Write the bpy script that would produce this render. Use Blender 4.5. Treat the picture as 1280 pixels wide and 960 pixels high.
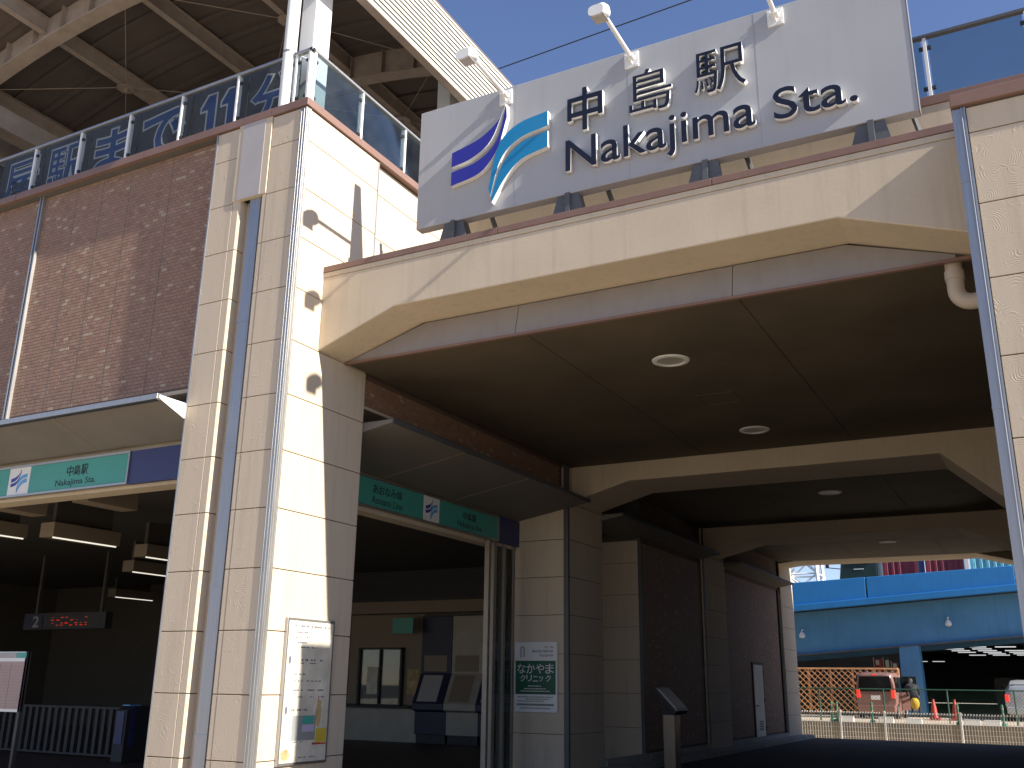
import bpy, bmesh, math, random
from mathutils import Matrix, Vector
random.seed(7)
for o in list(bpy.data.objects): bpy.data.objects.remove(o)
scene = bpy.context.scene
COL = scene.collection

# ---------------------------------------------------------------- camera
def make_camera():
    p, r, h = (math.radians(a) for a in (17.1725, 0.8022, -28.3817))
    f0 = Vector((math.sin(h), math.cos(h), 0)); r0 = Vector((math.cos(h), -math.sin(h), 0)); u0 = Vector((0, 0, 1))
    f = f0 * math.cos(p) + u0 * math.sin(p); u = u0 * math.cos(p) - f0 * math.sin(p)
    rr = r0 * math.cos(r) + u * math.sin(r); uu = u * math.cos(r) - r0 * math.sin(r)
    m = Matrix((rr, uu, -f)).transposed().to_4x4(); m.translation = Vector((0, 0, 1.5))
    cd = bpy.data.cameras.new('camera'); cam = bpy.data.objects.new('camera', cd); COL.objects.link(cam)
    cam.matrix_world = m
    cd.sensor_fit = 'HORIZONTAL'; cd.sensor_width = 36; cd.lens = 1215.16 / 1280 * 36
    cd.clip_start = .1; cd.clip_end = 3000
    scene.camera = cam
make_camera()

# ---------------------------------------------------------------- sky, sun, exposure
SUN = Vector((1.0, -0.09, 0.62)).normalized()
world = bpy.data.worlds.new('World'); scene.world = world; world.use_nodes = True
nt = world.node_tree; nt.nodes.clear()
wo = nt.nodes.new('ShaderNodeOutputWorld'); bg = nt.nodes.new('ShaderNodeBackground'); sk = nt.nodes.new('ShaderNodeTexSky')
sk.sky_type = 'NISHITA'; sk.sun_disc = False
sk.sun_elevation = math.asin(SUN.z); sk.sun_rotation = math.atan2(SUN.x, SUN.y)
sk.air_density = 1.0; sk.dust_density = 0.0; sk.ozone_density = 5.0
bg.inputs[1].default_value = 0.08
tn = nt.nodes.new('ShaderNodeMix'); tn.data_type = 'RGBA'; tn.blend_type = 'MULTIPLY'; tn.inputs[0].default_value = 1; tn.inputs[7].default_value = (1.18, 1.0, 1.03, 1)
nt.links.new(sk.outputs[0], tn.inputs[6]); nt.links.new(tn.outputs[2], bg.inputs[0]); nt.links.new(bg.outputs[0], wo.inputs[0])
sl = bpy.data.lights.new('sun', 'SUN'); sl.energy = 5.0; sl.angle = math.radians(.53); sl.color = (1, .93, .82)
so = bpy.data.objects.new('sun', sl); COL.objects.link(so)
so.rotation_euler = SUN.to_track_quat('Z', 'Y').to_euler(); so.location = (20, -10, 30)
scene.view_settings.view_transform = 'Standard'; scene.view_settings.look = 'None'
scene.view_settings.gamma = 1; scene.view_settings.use_curve_mapping = False
scene.view_settings.exposure = 1.10
scene.cycles.max_bounces = 8; scene.cycles.diffuse_bounces = 5
scene.cycles.transparent_max_bounces = 12

# ---------------------------------------------------------------- materials
def lk(t, a, b): t.links.new(a, b)
def newmat(name):
    m = bpy.data.materials.new(name); m.use_nodes = True
    return m, m.node_tree, m.node_tree.nodes['Principled BSDF']
def math_node(t, op, a, b=None, clamp=False):
    n = t.nodes.new('ShaderNodeMath'); n.operation = op; n.use_clamp = clamp
    for i, v in enumerate((a, b)):
        if v is None: continue
        if isinstance(v, (int, float)): n.inputs[i].default_value = v
        else: lk(t, v, n.inputs[i])
    return n.outputs[0]
def pos(t, scale=(1, 1, 1)):
    g = t.nodes.new('ShaderNodeNewGeometry'); mp = t.nodes.new('ShaderNodeMapping')
    mp.inputs['Scale'].default_value = scale; lk(t, g.outputs['Position'], mp.inputs[0]); return mp.outputs[0]
def noise(t, vec, scale, detail=4, rough=.55):
    n = t.nodes.new('ShaderNodeTexNoise'); n.inputs['Scale'].default_value = scale
    n.inputs['Detail'].default_value = detail; n.inputs['Roughness'].default_value = rough
    lk(t, vec, n.inputs['Vector']); return n.outputs[0]
def mixcol(t, fac, a, b, mode='MIX'):
    n = t.nodes.new('ShaderNodeMix'); n.data_type = 'RGBA'; n.blend_type = mode
    for i, v in ((0, fac), (6, a), (7, b)):
        if isinstance(v, (int, float)): n.inputs[i].default_value = v
        elif isinstance(v, tuple): n.inputs[i].default_value = (*v, 1) if len(v) == 3 else v
        else: lk(t, v, n.inputs[i])
    return n.outputs[2]
def ramp(t, fac, stops):
    n = t.nodes.new('ShaderNodeValToRGB'); lk(t, fac, n.inputs[0])
    while len(n.color_ramp.elements) < len(stops): n.color_ramp.elements.new(.5)
    for e, (p, c) in zip(n.color_ramp.elements, stops):
        e.position = p; e.color = (c, c, c, 1) if isinstance(c, (int, float)) else (*c, 1)
    return n.outputs[0]
def bump(t, b, h, strength, dist):
    n = t.nodes.new('ShaderNodeBump'); n.inputs['Strength'].default_value = strength; n.inputs['Distance'].default_value = dist
    lk(t, h, n.inputs['Height']); lk(t, n.outputs[0], b.inputs['Normal'])
def pm(name, col, rough=.7, metal=0, var=.12, vs=2.5, bmp=None, streak=0, fine=0, spec=None):
    """procedural surface: large soft patches, fine speckle, vertical dirt streaks, relief"""
    m, t, b = newmat(name)
    c = col; p = pos(t)
    if var:
        n = noise(t, p, vs, 5); n = ramp(t, n, ((.3, 1 - var), (.7, 1 + var * .6)))
        c = mixcol(t, 1, c, n, 'MULTIPLY')
    if fine:
        n = noise(t, p, 90, 3); n = ramp(t, n, ((.35, 1 - fine), (.65, 1 + fine * .5)))
        c = mixcol(t, 1, c, n, 'MULTIPLY')
    if streak:
        n = noise(t, pos(t, (7, 7, .35)), 1.6, 5); n = ramp(t, n, ((.52, 1.0), (.78, 1 - streak)))
        c = mixcol(t, 1, c, n, 'MULTIPLY')
    if isinstance(c, tuple): b.inputs['Base Color'].default_value = (*c, 1)
    else: lk(t, c, b.inputs['Base Color'])
    rn = noise(t, p, 6, 3)
    lk(t, math_node(t, 'ADD', math_node(t, 'MULTIPLY', rn, .16), rough - .08, True), b.inputs['Roughness'])
    b.inputs['Metallic'].default_value = metal
    if spec is not None: b.inputs['Specular IOR Level'].default_value = spec
    if bmp: bump(t, b, noise(t, p, bmp[0], 4), bmp[1], bmp[2])
    return m
def panel_mat():
    """cast panel with trowelled fan swirls"""
    m, t, b = newmat('swirl_panel'); p = pos(t)
    g = noise(t, p, 1.3, 5); f = noise(t, p, 120, 3)
    c = mixcol(t, g, (.535, .44, .325), (.575, .475, .36))
    c = mixcol(t, .35, c, ramp(t, f, ((.3, (.45, .375, .285)), (.7, (.62, .53, .42)))))
    s = noise(t, pos(t, (9, 9, .5)), 1.2, 5)
    c = mixcol(t, 1, c, ramp(t, s, ((.5, 1.0), (.8, .84))), 'MULTIPLY')
    lk(t, c, b.inputs['Base Color']); b.inputs['Roughness'].default_value = .8
    v = t.nodes.new('ShaderNodeTexVoronoi'); v.inputs['Scale'].default_value = 4.2; v.inputs['Randomness'].default_value = 1
    dn = t.nodes.new('ShaderNodeTexNoise'); dn.inputs['Scale'].default_value = 5; lk(t, p, dn.inputs['Vector'])
    wp = mixcol(t, .09, p, dn.outputs['Color'], 'ADD'); lk(t, wp, v.inputs['Vector'])
    rings = math_node(t, 'SINE', math_node(t, 'MULTIPLY', v.outputs['Distance'], 88))
    mk = ramp(t, noise(t, p, 6.5, 3), ((.5, 0), (.64, 1)))
    v2 = t.nodes.new('ShaderNodeTexVoronoi'); v2.inputs['Scale'].default_value = 7.5; lk(t, wp, v2.inputs['Vector'])
    crest = ramp(t, v2.outputs['Distance'], ((.40, 0), (.47, 1), (.53, 0)))
    h = math_node(t, 'ADD', math_node(t, 'MULTIPLY', math_node(t, 'MULTIPLY', rings, mk), .4),
                  math_node(t, 'MULTIPLY', math_node(t, 'MULTIPLY', crest, ramp(t, noise(t, p, 11, 2), ((.55, 0), (.62, 1)))), .7))
    h = math_node(t, 'ADD', h, math_node(t, 'MULTIPLY', noise(t, p, 40, 3), .3))
    bump(t, b, h, .42, .0035)
    return m
def tile_mat():
    m, t, b = newmat('glazed_brick_tile')
    a = t.nodes.new('ShaderNodeAttribute'); a.attribute_name = 'tint'; p = pos(t)
    n = ramp(t, noise(t, p, 60, 3), ((.3, .88), (.7, 1.08)))
    c = mixcol(t, 1, a.outputs['Color'], n, 'MULTIPLY')
    s = ramp(t, noise(t, pos(t, (5, 5, .4)), 1.4, 5), ((.5, 1.0), (.8, .86)))
    lk(t, mixcol(t, 1, c, s, 'MULTIPLY'), b.inputs['Base Color']); b.inputs['Roughness'].default_value = .62
    return m
def glass_mat(name, tint, refl=1.45):
    m, t, b = newmat(name); t.nodes.remove(b)
    out = t.nodes['Material Output']
    tr = t.nodes.new('ShaderNodeBsdfTransparent'); tr.inputs[0].default_value = (*tint, 1)
    gl = t.nodes.new('ShaderNodeBsdfGlossy'); gl.inputs['Roughness'].default_value = .02; gl.inputs[0].default_value = (.9, .95, 1, 1)
    df = t.nodes.new('ShaderNodeBsdfDiffuse'); df.inputs[0].default_value = (.25, .27, .27, 1)
    fr = t.nodes.new('ShaderNodeFresnel'); fr.inputs[0].default_value = refl
    m0 = t.nodes.new('ShaderNodeMixShader'); lk(t, tr.outputs[0], m0.inputs[1]); lk(t, df.outputs[0], m0.inputs[2])
    lk(t, ramp(t, noise(t, pos(t), 3, 5), ((.3, .02), (.8, .08))), m0.inputs[0])
    mx = t.nodes.new('ShaderNodeMixShader'); lk(t, fr.outputs[0], mx.inputs[0]); lk(t, m0.outputs[0], mx.inputs[1]); lk(t, gl.outputs[0], mx.inputs[2])
    lk(t, mx.outputs[0], out.inputs[0]); return m
def emit(name, col, s):
    m, t, b = newmat(name); b.inputs['Base Color'].default_value = (*col, 1)
    b.inputs['Emission Color'].default_value = (*col, 1); b.inputs['Emission Strength'].default_value = s; return m
def brushed(name, col, rough=.38):
    m, t, b = newmat(name); b.inputs['Metallic'].default_value = .85
    n = noise(t, pos(t, (60, 60, 1.2)), 2, 4)
    lk(t, mixcol(t, 1, col, ramp(t, n, ((.3, .85), (.7, 1.08))), 'MULTIPLY'), b.inputs['Base Color'])
    lk(t, math_node(t, 'ADD', math_node(t, 'MULTIPLY', n, .25), rough - .12), b.inputs['Roughness']); return m

M = dict(
    panel=panel_mat(), tile=tile_mat(),
    joint=pm('dark_joint', (.13, .115, .1), .9),
    grout=pm('grout', (.15, .10, .078), .9, fine=.2),
    beam=pm('cream_wall_paint', (.56, .465, .345), .75, var=.07, vs=1.5, bmp=(22, .10, .008), streak=.13, fine=.05),
    coping=pm('brown_coping', (.22, .13, .10), .5, var=.1, fine=.04, streak=.1),
    ceil=pm('brown_soffit_board', (.105, .08, .052), .75, var=.22, vs=.9, fine=.12),
    gpanel=pm('pale_grey_panel', (.40, .375, .37), .6, var=.05),
    alu=brushed('aluminium', (.44, .43, .415), .45), zinc=brushed('zinc_steel', (.40, .41, .43), .5),
    steel=brushed('stainless_steel', (.22, .185, .155), .35), galv=pm('galvanised_steel', (.36, .39, .42), .5, .6, var=.15, fine=.15),
    bronze=pm('dull_steel_post', (.28, .25, .21), .45, .5), screen=pm('glossy_map_panel', (.72, .74, .80), .12, var=.05, spec=1.0), dnavy=pm('dark_navy_cabinet', (.014, .016, .05), .5), cpanel=pm('shaded_grey_panel', (.29, .265, .255), .6, var=.08, streak=.1), ivory=pm('ivory_cabinet', (.36, .33, .28), .5), fadeink=pm('faded_ink', (.13, .13, .17), .7, var=0), legsteel=pm('weathered_leg_steel', (.13, .135, .14), .6, .3, var=.25, fine=.2), dtrim=pm('dark_trim', (.10, .10, .105), .5, .3), bar=pm('dull_barrier_steel', (.055, .052, .05), .6, .2), wmetal=pm('white_painted_metal', (.78, .78, .76), .45, var=.05, streak=.08),
    sign=pm('silver_sign_face', (.385, .39, .405), .5, .0, var=.05, vs=1.2, streak=.06),
    canopy=pm('canopy_soffit', (.175, .158, .14), .7, var=.08, streak=.05),
    roofdk=pm('roof_deck', (.125, .10, .09), .8, var=.12, fine=.08), roofrib=pm('painted_steel_rib', (.37, .31, .27), .6, var=.15, vs=4, streak=.12),
    ribbed=pm('ivory_profiled_sheet', (.70, .68, .60), .5, var=.05),
    teal=pm('teal_sign_film', (.06, .32, .27), .45, var=.04), navy=pm('navy_sign_film', (.03, .035, .13), .45, var=.05),
    black=pm('black_print', (.02, .02, .022), .6, var=0), white=pm('white_print', (.75, .75, .74), .5, var=.04),
    navyface=pm('dark_navy_acrylic', (.010, .011, .024), .35, var=0), dblue=pm('royal_blue_acrylic', (.03, .03, .30), .35, var=0),
    cyan=pm('cyan_acrylic', (.012, .22, .46), .35, var=0), lblue=pm('sky_blue_film', (.10, .36, .70), .45, var=0),
    glass=glass_mat('rail_glass', (.66, .73, .75), 1.16), fglass=glass_mat('clear_rail_glass', (.92, .94, .94), 1.05), cglass=glass_mat('car_glass', (.10, .11, .12), 1.6), wglass=glass_mat('clear_glass', (.7, .74, .72)),
    banner=pm('banner_mesh', (.05, .05, .06), .8, var=.15, fine=.2), bantext=pm('banner_blue', (.018, .05, .17), .6, var=.08), banline=pm('banner_grey', (.40, .41, .42), .6, var=.08),
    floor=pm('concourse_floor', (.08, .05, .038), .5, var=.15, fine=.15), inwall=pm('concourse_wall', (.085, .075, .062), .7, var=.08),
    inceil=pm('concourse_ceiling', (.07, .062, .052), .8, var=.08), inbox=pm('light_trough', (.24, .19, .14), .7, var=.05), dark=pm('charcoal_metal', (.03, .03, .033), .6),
    tube=emit('fluorescent_tube', (1, .95, .82), .42), led=emit('red_led', (1, .07, .02), .06), tubeshop=emit('shop_tube', (.95, .97, 1), .3),
    asphalt=pm('asphalt', (.058, .052, .045), .9, var=.2, fine=.35, bmp=(160, .5, .01)), paving=pm('concrete_paving', (.46, .385, .285), .9, var=.15, fine=.2),
    concrete=pm('concrete', (.21, .17, .125), .9, var=.25, fine=.15, streak=.2), plinth=pm('plinth_concrete', (.36, .34, .31), .85, var=.15),
    bluep=pm('blue_parapet_paint', (.02, .19, .47), .5, var=.08, vs=1, streak=.12), bluel=pm('pale_blue_girder_paint', (.08, .25, .44), .55, var=.1, vs=1, streak=.18),
    wood=pm('cedar_lattice', (.74, .38, .17), .7, var=.25), grn=pm('green_fence_paint', (.02, .075, .05), .5, var=.1), grnp=pm('green_post_plastic', (.015, .15, .085), .5),
    red=pm('red_plastic', (.42, .045, .03), .5), redp=pm('dark_red_paint', (.26, .03, .025), .5, var=.15), cred=pm('container_red', (.20, .025, .045), .55, var=.2, streak=.2),
    ccyan=pm('container_cyan', (.16, .48, .60), .5, var=.12, streak=.15), truck=pm('dark_green_cab', (.02, .045, .04), .35),
    van=pm('rose_metallic_paint', (.36, .20, .17), .32, .45, var=.03), silver=pm('silver_paint', (.52, .53, .54), .32, .55, var=.03), tyre=pm('rubber', (.02, .02, .02), .9),
    lamp=emit('brake_lamp', (.9, .05, .03), .25), tail=pm('tail_lamp', (.5, .03, .02), .25), cloth=pm('dark_cloth', (.02, .022, .028), .9), yellow=pm('yellow_cloth', (.55, .40, .04), .8),
    skin=pm('skin', (.5, .3, .22), .6), hair=pm('hair', (.02, .015, .012), .6), pvc=pm('ivory_pvc', (.50, .42, .33), .5, var=.06),
    green=pm('green_print', (.012, .10, .055), .5, var=.03), paper=pm('sun_faded_paper', (.62, .57, .47), .7, var=.25, vs=4), pink=pm('pink_timetable', (.42, .30, .28), .7, var=.05),
    lilac=pm('lilac_print', (.42, .36, .50), .7), greyink=pm('grey_ink', (.24, .25, .24), .7), stain=pm('paper_stain', (.46, .33, .16), .8, var=.35, vs=8), lens=pm('lamp_reflector', (.55, .52, .46), .35, .3),
    backd=pm('dim_back_building', (.10, .10, .11), .85, var=.2), wire=pm('cable', (.03, .03, .035), .6))

# ---------------------------------------------------------------- builders
class MB:
    def __init__(s): s.v = []; s.f = []; s.mi = []
    def add(s, vs, fs, mi=0):
        b = len(s.v); s.v += [tuple(v) for v in vs]; s.f += [tuple(i + b for i in f) for f in fs]; s.mi += [mi] * len(fs); return s
    def box(s, x0, x1, y0, y1, z0, z1, mi=0):
        vs = [(x, y, z) for z in (z0, z1) for y in (y0, y1) for x in (x0, x1)]
        return s.add(vs, [(0, 2, 3, 1), (4, 5, 7, 6), (0, 1, 5, 4), (2, 6, 7, 3), (0, 4, 6, 2), (1, 3, 7, 5)], mi)
    def prism(s, poly, axis, a, b, mi=0):
        """poly: list of 2-tuples in the other two axes (in x,y,z order), extruded along axis"""
        def P(q, w): q = list(q); q.insert(axis, w); return tuple(q)
        n = len(poly); vs = [P(q, a) for q in poly] + [P(q, b) for q in poly]
        fs = [tuple(range(n)), tuple(range(2 * n - 1, n - 1, -1))] + [(i, i + n, (i + 1) % n + n, (i + 1) % n) for i in range(n)]
        return s.add(vs, fs, mi)
    def tube(s, pts, r, n=8, mi=0, caps=True):
        pts = [Vector(p) for p in pts]; b = len(s.v); rings = []
        for i, p in enumerate(pts):
            d = (pts[min(i + 1, len(pts) - 1)] - pts[max(i - 1, 0)]).normalized()
            a = Vector((0, 0, 1)) if abs(d.z) < .9 else Vector((1, 0, 0))
            u = d.cross(a).normalized(); w = d.cross(u).normalized()
            rr = r[i] if isinstance(r, (list, tuple)) else r
            rings.append([p + (u * math.cos(k * 2 * math.pi / n) + w * math.sin(k * 2 * math.pi / n)) * rr for k in range(n)])
        vs = [v for R in rings for v in R]; fs = []
        for i in range(len(pts) - 1):
            for k in range(n): fs.append((i * n + k, i * n + (k + 1) % n, (i + 1) * n + (k + 1) % n, (i + 1) * n + k))
        if caps: fs.append(tuple(range(n - 1, -1, -1))); fs.append(tuple((len(pts) - 1) * n + k for k in range(n)))
        return s.add(vs, fs, mi)
    def loft(s, rings, mi=0, cap=True):
        n = len(rings[0]); vs = [v for R in rings for v in R]; fs = []
        for i in range(len(rings) - 1):
            for k in range(n): fs.append((i * n + k, i * n + (k + 1) % n, (i + 1) * n + (k + 1) % n, (i + 1) * n + k))
        if cap: fs.append(tuple(range(n - 1, -1, -1))); fs.append(tuple((len(rings) - 1) * n + k for k in range(n)))
        return s.add(vs, fs, mi)
    def build(s, name, mat, parent=None, bevel=0, smooth=False):
        me = bpy.data.meshes.new(name); me.from_pydata(s.v, [], s.f)
        bm = bmesh.new(); bm.from_mesh(me); bmesh.ops.recalc_face_normals(bm, faces=bm.faces); bm.to_mesh(me); bm.free()
        for m in (mat if isinstance(mat, (list, tuple)) else [mat]): me.materials.append(M[m] if isinstance(m, str) else m)
        if len(set(s.mi)) > 1: me.polygons.foreach_set('material_index', s.mi)
        if smooth:
            me.polygons.foreach_set('use_smooth', [True] * len(me.polygons))
            try: me.set_sharp_from_angle(angle=math.radians(35))
            except Exception: pass
        return link(name, me, parent, bevel)
def link(name, me, parent=None, bevel=0):
    o = bpy.data.objects.new(name, me); COL.objects.link(o)
    if parent is not None: adopt(o, parent)
    if bevel:
        b = o.modifiers.new('bevel', 'BEVEL'); b.width = bevel; b.segments = 2; b.limit_method = 'ANGLE'; b.angle_limit = math.radians(40); b.harden_normals = False
    return o
def wloc(o):
    v = Vector(o.location) if not o.parent else Vector((0, 0, 0))
    return v
def adopt(o, parent):
    o.parent = parent
    r = parent
    off = Vector((0, 0, 0))
    if r.parent is None: off = Vector(r.location)
    o.matrix_parent_inverse = Matrix.Translation(-off)   # parts of parts sit at the origin of their part
    if r.parent is not None: o.matrix_parent_inverse = Matrix.Identity(4)
def tag(o, label=None, cat=None, group=None, kind=None):
    for k, v in (('label', label), ('category', cat), ('group', group), ('kind', kind)):
        if v: o[k] = v
    return o
def thing(name, loc, label, cat, group=None):
    o = bpy.data.objects.new(name, None); COL.objects.link(o); o.location = loc; o.empty_display_size = .2
    return tag(o, label, cat, group)
def box(name, mat, parent, x0, x1, y0, y1, z0, z1, bevel=0): return MB().box(x0, x1, y0, y1, z0, z1).build(name, mat, parent, bevel)
def copy_tree(o, loc, label=None, group=None):
    r = o.copy(); COL.objects.link(r); r.location = loc
    if label: r['label'] = label
    if group: r['group'] = group
    for ch in list(o.children):
        c = ch.copy(); COL.objects.link(c); c.parent = r; c.matrix_parent_inverse = ch.matrix_parent_inverse.copy()
        for g in list(ch.children):
            d = g.copy(); COL.objects.link(d); d.parent = c; d.matrix_parent_inverse = g.matrix_parent_inverse.copy()
    return r
FRONT = Matrix(((1, 0, 0), (0, 0, -1), (0, 1, 0))).to_4x4()      # print that faces the street (-y)
SIDE = Matrix(((0, 0, 1), (1, 0, 0), (0, 1, 0))).to_4x4()        # print that faces the passage (+x)
def text_mesh(s, offset=0, extrude=0.0):
    c = bpy.data.curves.new('t', 'FONT'); c.body = s; c.size = 1; c.offset = offset; c.extrude = extrude; c.resolution_u = 4
    o = bpy.data.objects.new('t', c); COL.objects.link(o)
    dg = bpy.context.evaluated_depsgraph_get(); dg.update()
    me = bpy.data.meshes.new_from_object(o.evaluated_get(dg)); bpy.data.objects.remove(o); bpy.data.curves.remove(c)
    return me
def letters(s, u0, u1, v0, v1, plane, ori, mats, parent, depth=.004, offset=0, split=False, name='letter'):
    """word fitted to a rectangle u0..u1 x v0..v1 on a plane; depth is the relief"""
    me = text_mesh(s, offset, .5)
    vs = [v.co for v in me.vertices]
    if not vs: return []
    a0, a1 = min(v.x for v in vs), max(v.x for v in vs); b0, b1 = min(v.y for v in vs), max(v.y for v in vs)
    sx = (u1 - u0) / max(a1 - a0, 1e-6); sy = (v1 - v0) / max(b1 - b0, 1e-6)
    for v in me.vertices:
        q = Vector((u0 + (v.co.x - a0) * sx, v0 + (v.co.y - b0) * sy, (v.co.z + .5) * depth)); q = ori @ q
        if ori is FRONT: q.y += plane
        else: q.x += plane
        v.co = q
    bm = bmesh.new(); bm.from_mesh(me); bmesh.ops.remove_doubles(bm, verts=bm.verts, dist=1e-5)
    bmesh.ops.recalc_face_normals(bm, faces=bm.faces)
    nrm = Vector((0, -1, 0)) if ori is FRONT else Vector((1, 0, 0))
    for f in bm.faces: f.material_index = 0 if f.normal.dot(nrm) > .6 or len(mats) == 1 else 1
    bm.to_mesh(me)
    groups = [None]
    if split:
        ax = 0 if ori is FRONT else 1
        seen = set(); isl = []
        for v in bm.verts:
            if v in seen: continue
            st = [v]; seen.add(v); cmp = []
            while st:
                w = st.pop(); cmp.append(w)
                for e in w.link_edges:
                    x = e.other_vert(w)
                    if x not in seen: seen.add(x); st.append(x)
            isl.append([min(w.co[ax] for w in cmp), max(w.co[ax] for w in cmp), [w.index for w in cmp]])
        isl.sort(key=lambda i: i[0]); groups = []
        for a, b, ix in isl:
            if groups and a < groups[-1][1] - .25 * min(b - a, groups[-1][1] - groups[-1][0]): groups[-1][1] = max(b, groups[-1][1]); groups[-1][2] += ix
            else: groups.append([a, b, list(ix)])
    out = []
    for g in groups:
        b2 = bm.copy()
        if g:
            keep = set(g[2]); b2.verts.ensure_lookup_table()
            bmesh.ops.delete(b2, geom=[v for v in b2.verts if v.index not in keep], context='VERTS')
        m2 = bpy.data.meshes.new(name); b2.to_mesh(m2); b2.free()
        for m in mats: m2.materials.append(M[m])
        out.append(link(name, m2, parent))
    bm.free(); bpy.data.meshes.remove(me)
    return out
def tiles(parent, face, u0, u1, v0, v1, p, gaps=(), holes=()):
    """relief brick tiles 95 x 45 mm on a plane; face 'y' looks to the street, 'x' looks into the passage"""
    import array
    vs = []; fs = []; col = []; d = .003
    nu = int((u1 - u0) / .1); nv = int((v1 - v0) / .05); rnd = random.Random(int(abs(u0) * 100 + p * 10))
    for j in range(nv):
        for i in range(nu):
            a = u0 + i * .1 + .0025 - (.05 if j % 2 else 0); b = a + .095; c = v0 + j * .05 + .0025; e = c + .045
            if a < u0: continue
            if any(g - .004 < (a + b) / 2 < g + .05 for g in gaps): continue
            if any(h[0] < (a + b) / 2 < h[1] and h[2] < (c + e) / 2 < h[3] for h in holes): continue
            k = len(vs); q = d + rnd.uniform(-.0006, .0006)
            for (uu, vv, w) in ((a, c, 0), (b, c, 0), (b, e, 0), (a, e, 0), (a + .002, c + .002, q), (b - .002, c + .002, q), (b - .002, e - .002, q), (a + .002, e - .002, q)):
                vs.append((uu, p - w, vv) if face == 'y' else (p + w, uu, vv))
            for f in ((4, 5, 6, 7), (0, 1, 5, 4), (1, 2, 6, 5), (2, 3, 7, 6), (3, 0, 4, 7)):
                fs.append(tuple(k + x for x in (f if face == 'y' else f)))
            r = rnd.random()
            if r < .028: cc = (.39, .295, .21)
            elif r < .12: cc = (.325, .205, .145)
            elif r < .22: cc = (.25, .138, .098)
            else:
                h = rnd.uniform(.94, 1.05); cc = (.285 * h, .170 * h, .115 * h)
            col += [(*cc, 1)] * 8
    me = bpy.data.meshes.new('tile_field'); me.from_pydata(vs, [], fs); me.materials.append(M['tile'])
    at = me.color_attributes.new('tint', 'FLOAT_COLOR', 'POINT'); at.data.foreach_set('color', [x for c in col for x in c])
    o = link('tile_field', me, parent); o['kind'] = 'stuff'; return o

JZ = [0.0] + [.69 + .667 * k for k in range(12)]     # horizontal panel joints shared by every pillar
def panel_rows(z0, z1):
    zs = [z0] + [z for z in JZ if z0 + .05 < z < z1 - .05] + [z1]
    return [(a + .005, b - .005) for a, b in zip(zs, zs[1:])]
_pc = {}
def panels(parent, face, p, u0, u1, z0, z1, t=.03):
    """wall panels on a pillar face, one object each, meshes shared between panels of one size"""
    for a, b in panel_rows(z0, z1):
        key = (face, round(p, 3), round(u0, 3), round(u1, 3), round(b - a, 3))
        if key not in _pc:
            m = MB()
            if face == 'y': m.box(u0, u1, p, p + t, 0, b - a)
            elif face == '-x': m.box(p, p + t, u0, u1, 0, b - a)
            else: m.box(p - t, p, u0, u1, 0, b - a)
            o = m.build('wall_panel', 'panel', parent, .004); _pc[key] = o.data
        else: o = link('wall_panel', _pc[key], parent, .004)
        o.location.z = a

# ================================================================ GROUND
def sheet(name, mat, x0, x1, y0, y1, z):
    o = MB().add([(x0, y0, z), (x1, y0, z), (x1, y1, z), (x0, y1, z)], [(0, 1, 2, 3)]).build(name, mat); o['kind'] = 'structure'; return o
sheet('ground', 'asphalt', -600, 600, -600, 900, -.26)
o = MB().box(-60, 60, -60, 33.9, -.2, -.012).build('forecourt_paving', 'paving'); o['kind'] = 'structure'
sheet('passage_road', 'asphalt', -7.2, 3, 8.2, 33.9, -.006)
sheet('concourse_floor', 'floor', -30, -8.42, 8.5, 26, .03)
sheet('street', 'paving', -60, 60, 33.9, 36.2, -.23)
t = MB().box(-60, 40, 36.2, 36.45, -.26, .43).build('retaining_wall', 'concrete'); tag(t, 'low brown stained concrete retaining wall behind the white mesh fence', 'wall')
o = MB().box(-60, 40, 36.45, 140, -.26, .40).build('parking_lot', 'paving'); o['kind'] = 'structure'

# ================================================================ STATION BUILDING
S = thing('station_building', (-7.44, 8.2, 0), 'beige panelled station building with a brick tiled wall and an arched drive-through passage', 'building')
# corner pillar -----------------------------------------------------------------
XL, XR, YF, YB, ZT = -8.95, -7.44, 8.2, 9.75, 8.47
P = MB()
P.box(XL + .03, -8.46, YF + .03, YB, 0, ZT); P.box(-8.46, -8.03, YF + .16, YB, 0, ZT); P.box(-8.03, XR - .03, YF + .03, YB, 0, ZT)
pil = P.build('pillar', 'joint', S)
panels(pil, 'y', YF, XL + .012, -8.556, 0, ZT); panels(pil, 'y', YF, -7.985, -7.53, 0, ZT)
for a, b in panel_rows(0, 7.40):
    MB().prism([(-8.55, YF + .002), (-8.452, YF + .002), (-8.43, YF + .02), (-8.43, YF + .155), (-8.55, YF + .155)], 2, a, b).build('groove_lining', 'panel', pil, .003)
    MB().prism([(-8.065, YF + .155), (-8.065, YF + .01), (-8.05, YF + .002), (-7.992, YF + .002), (-7.992, YF + .155)], 2, a, b).build('groove_lining', 'panel', pil, .003)
panels(pil, 'x', XR, YF + .085, YB, 0, ZT)
box('groove_back', 'panel', pil, -8.43, -8.065, YF + .145, YF + .157, 0, 7.40)
d = box('downpipe', 'zinc', pil, -8.30, -8.12, YF + .045, YF + .14, 0, 7.45, .008)
for z in (.9, 2.5, 4.12, 5.7): box('pipe_joint', 'zinc', d, -8.306, -8.114, YF + .04, YF + .14, z, z + .035)
q = MB().box(-8.555, -7.995, YF - .014, YF + .05, 7.38, 8.5).build('lamp_box', 'panel', pil, .004)
box('lamp_panel', 'gpanel', pil, -8.475, -8.10, YF - .018, YF - .01, 7.384, 8.49)
tr = MB(); tr.box(XR - .09, XR + .004, YF - .004, YF + .03, 0, ZT); tr.box(XR - .03, XR + .004, YF + .03, YF + .08, 0, ZT)
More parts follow.
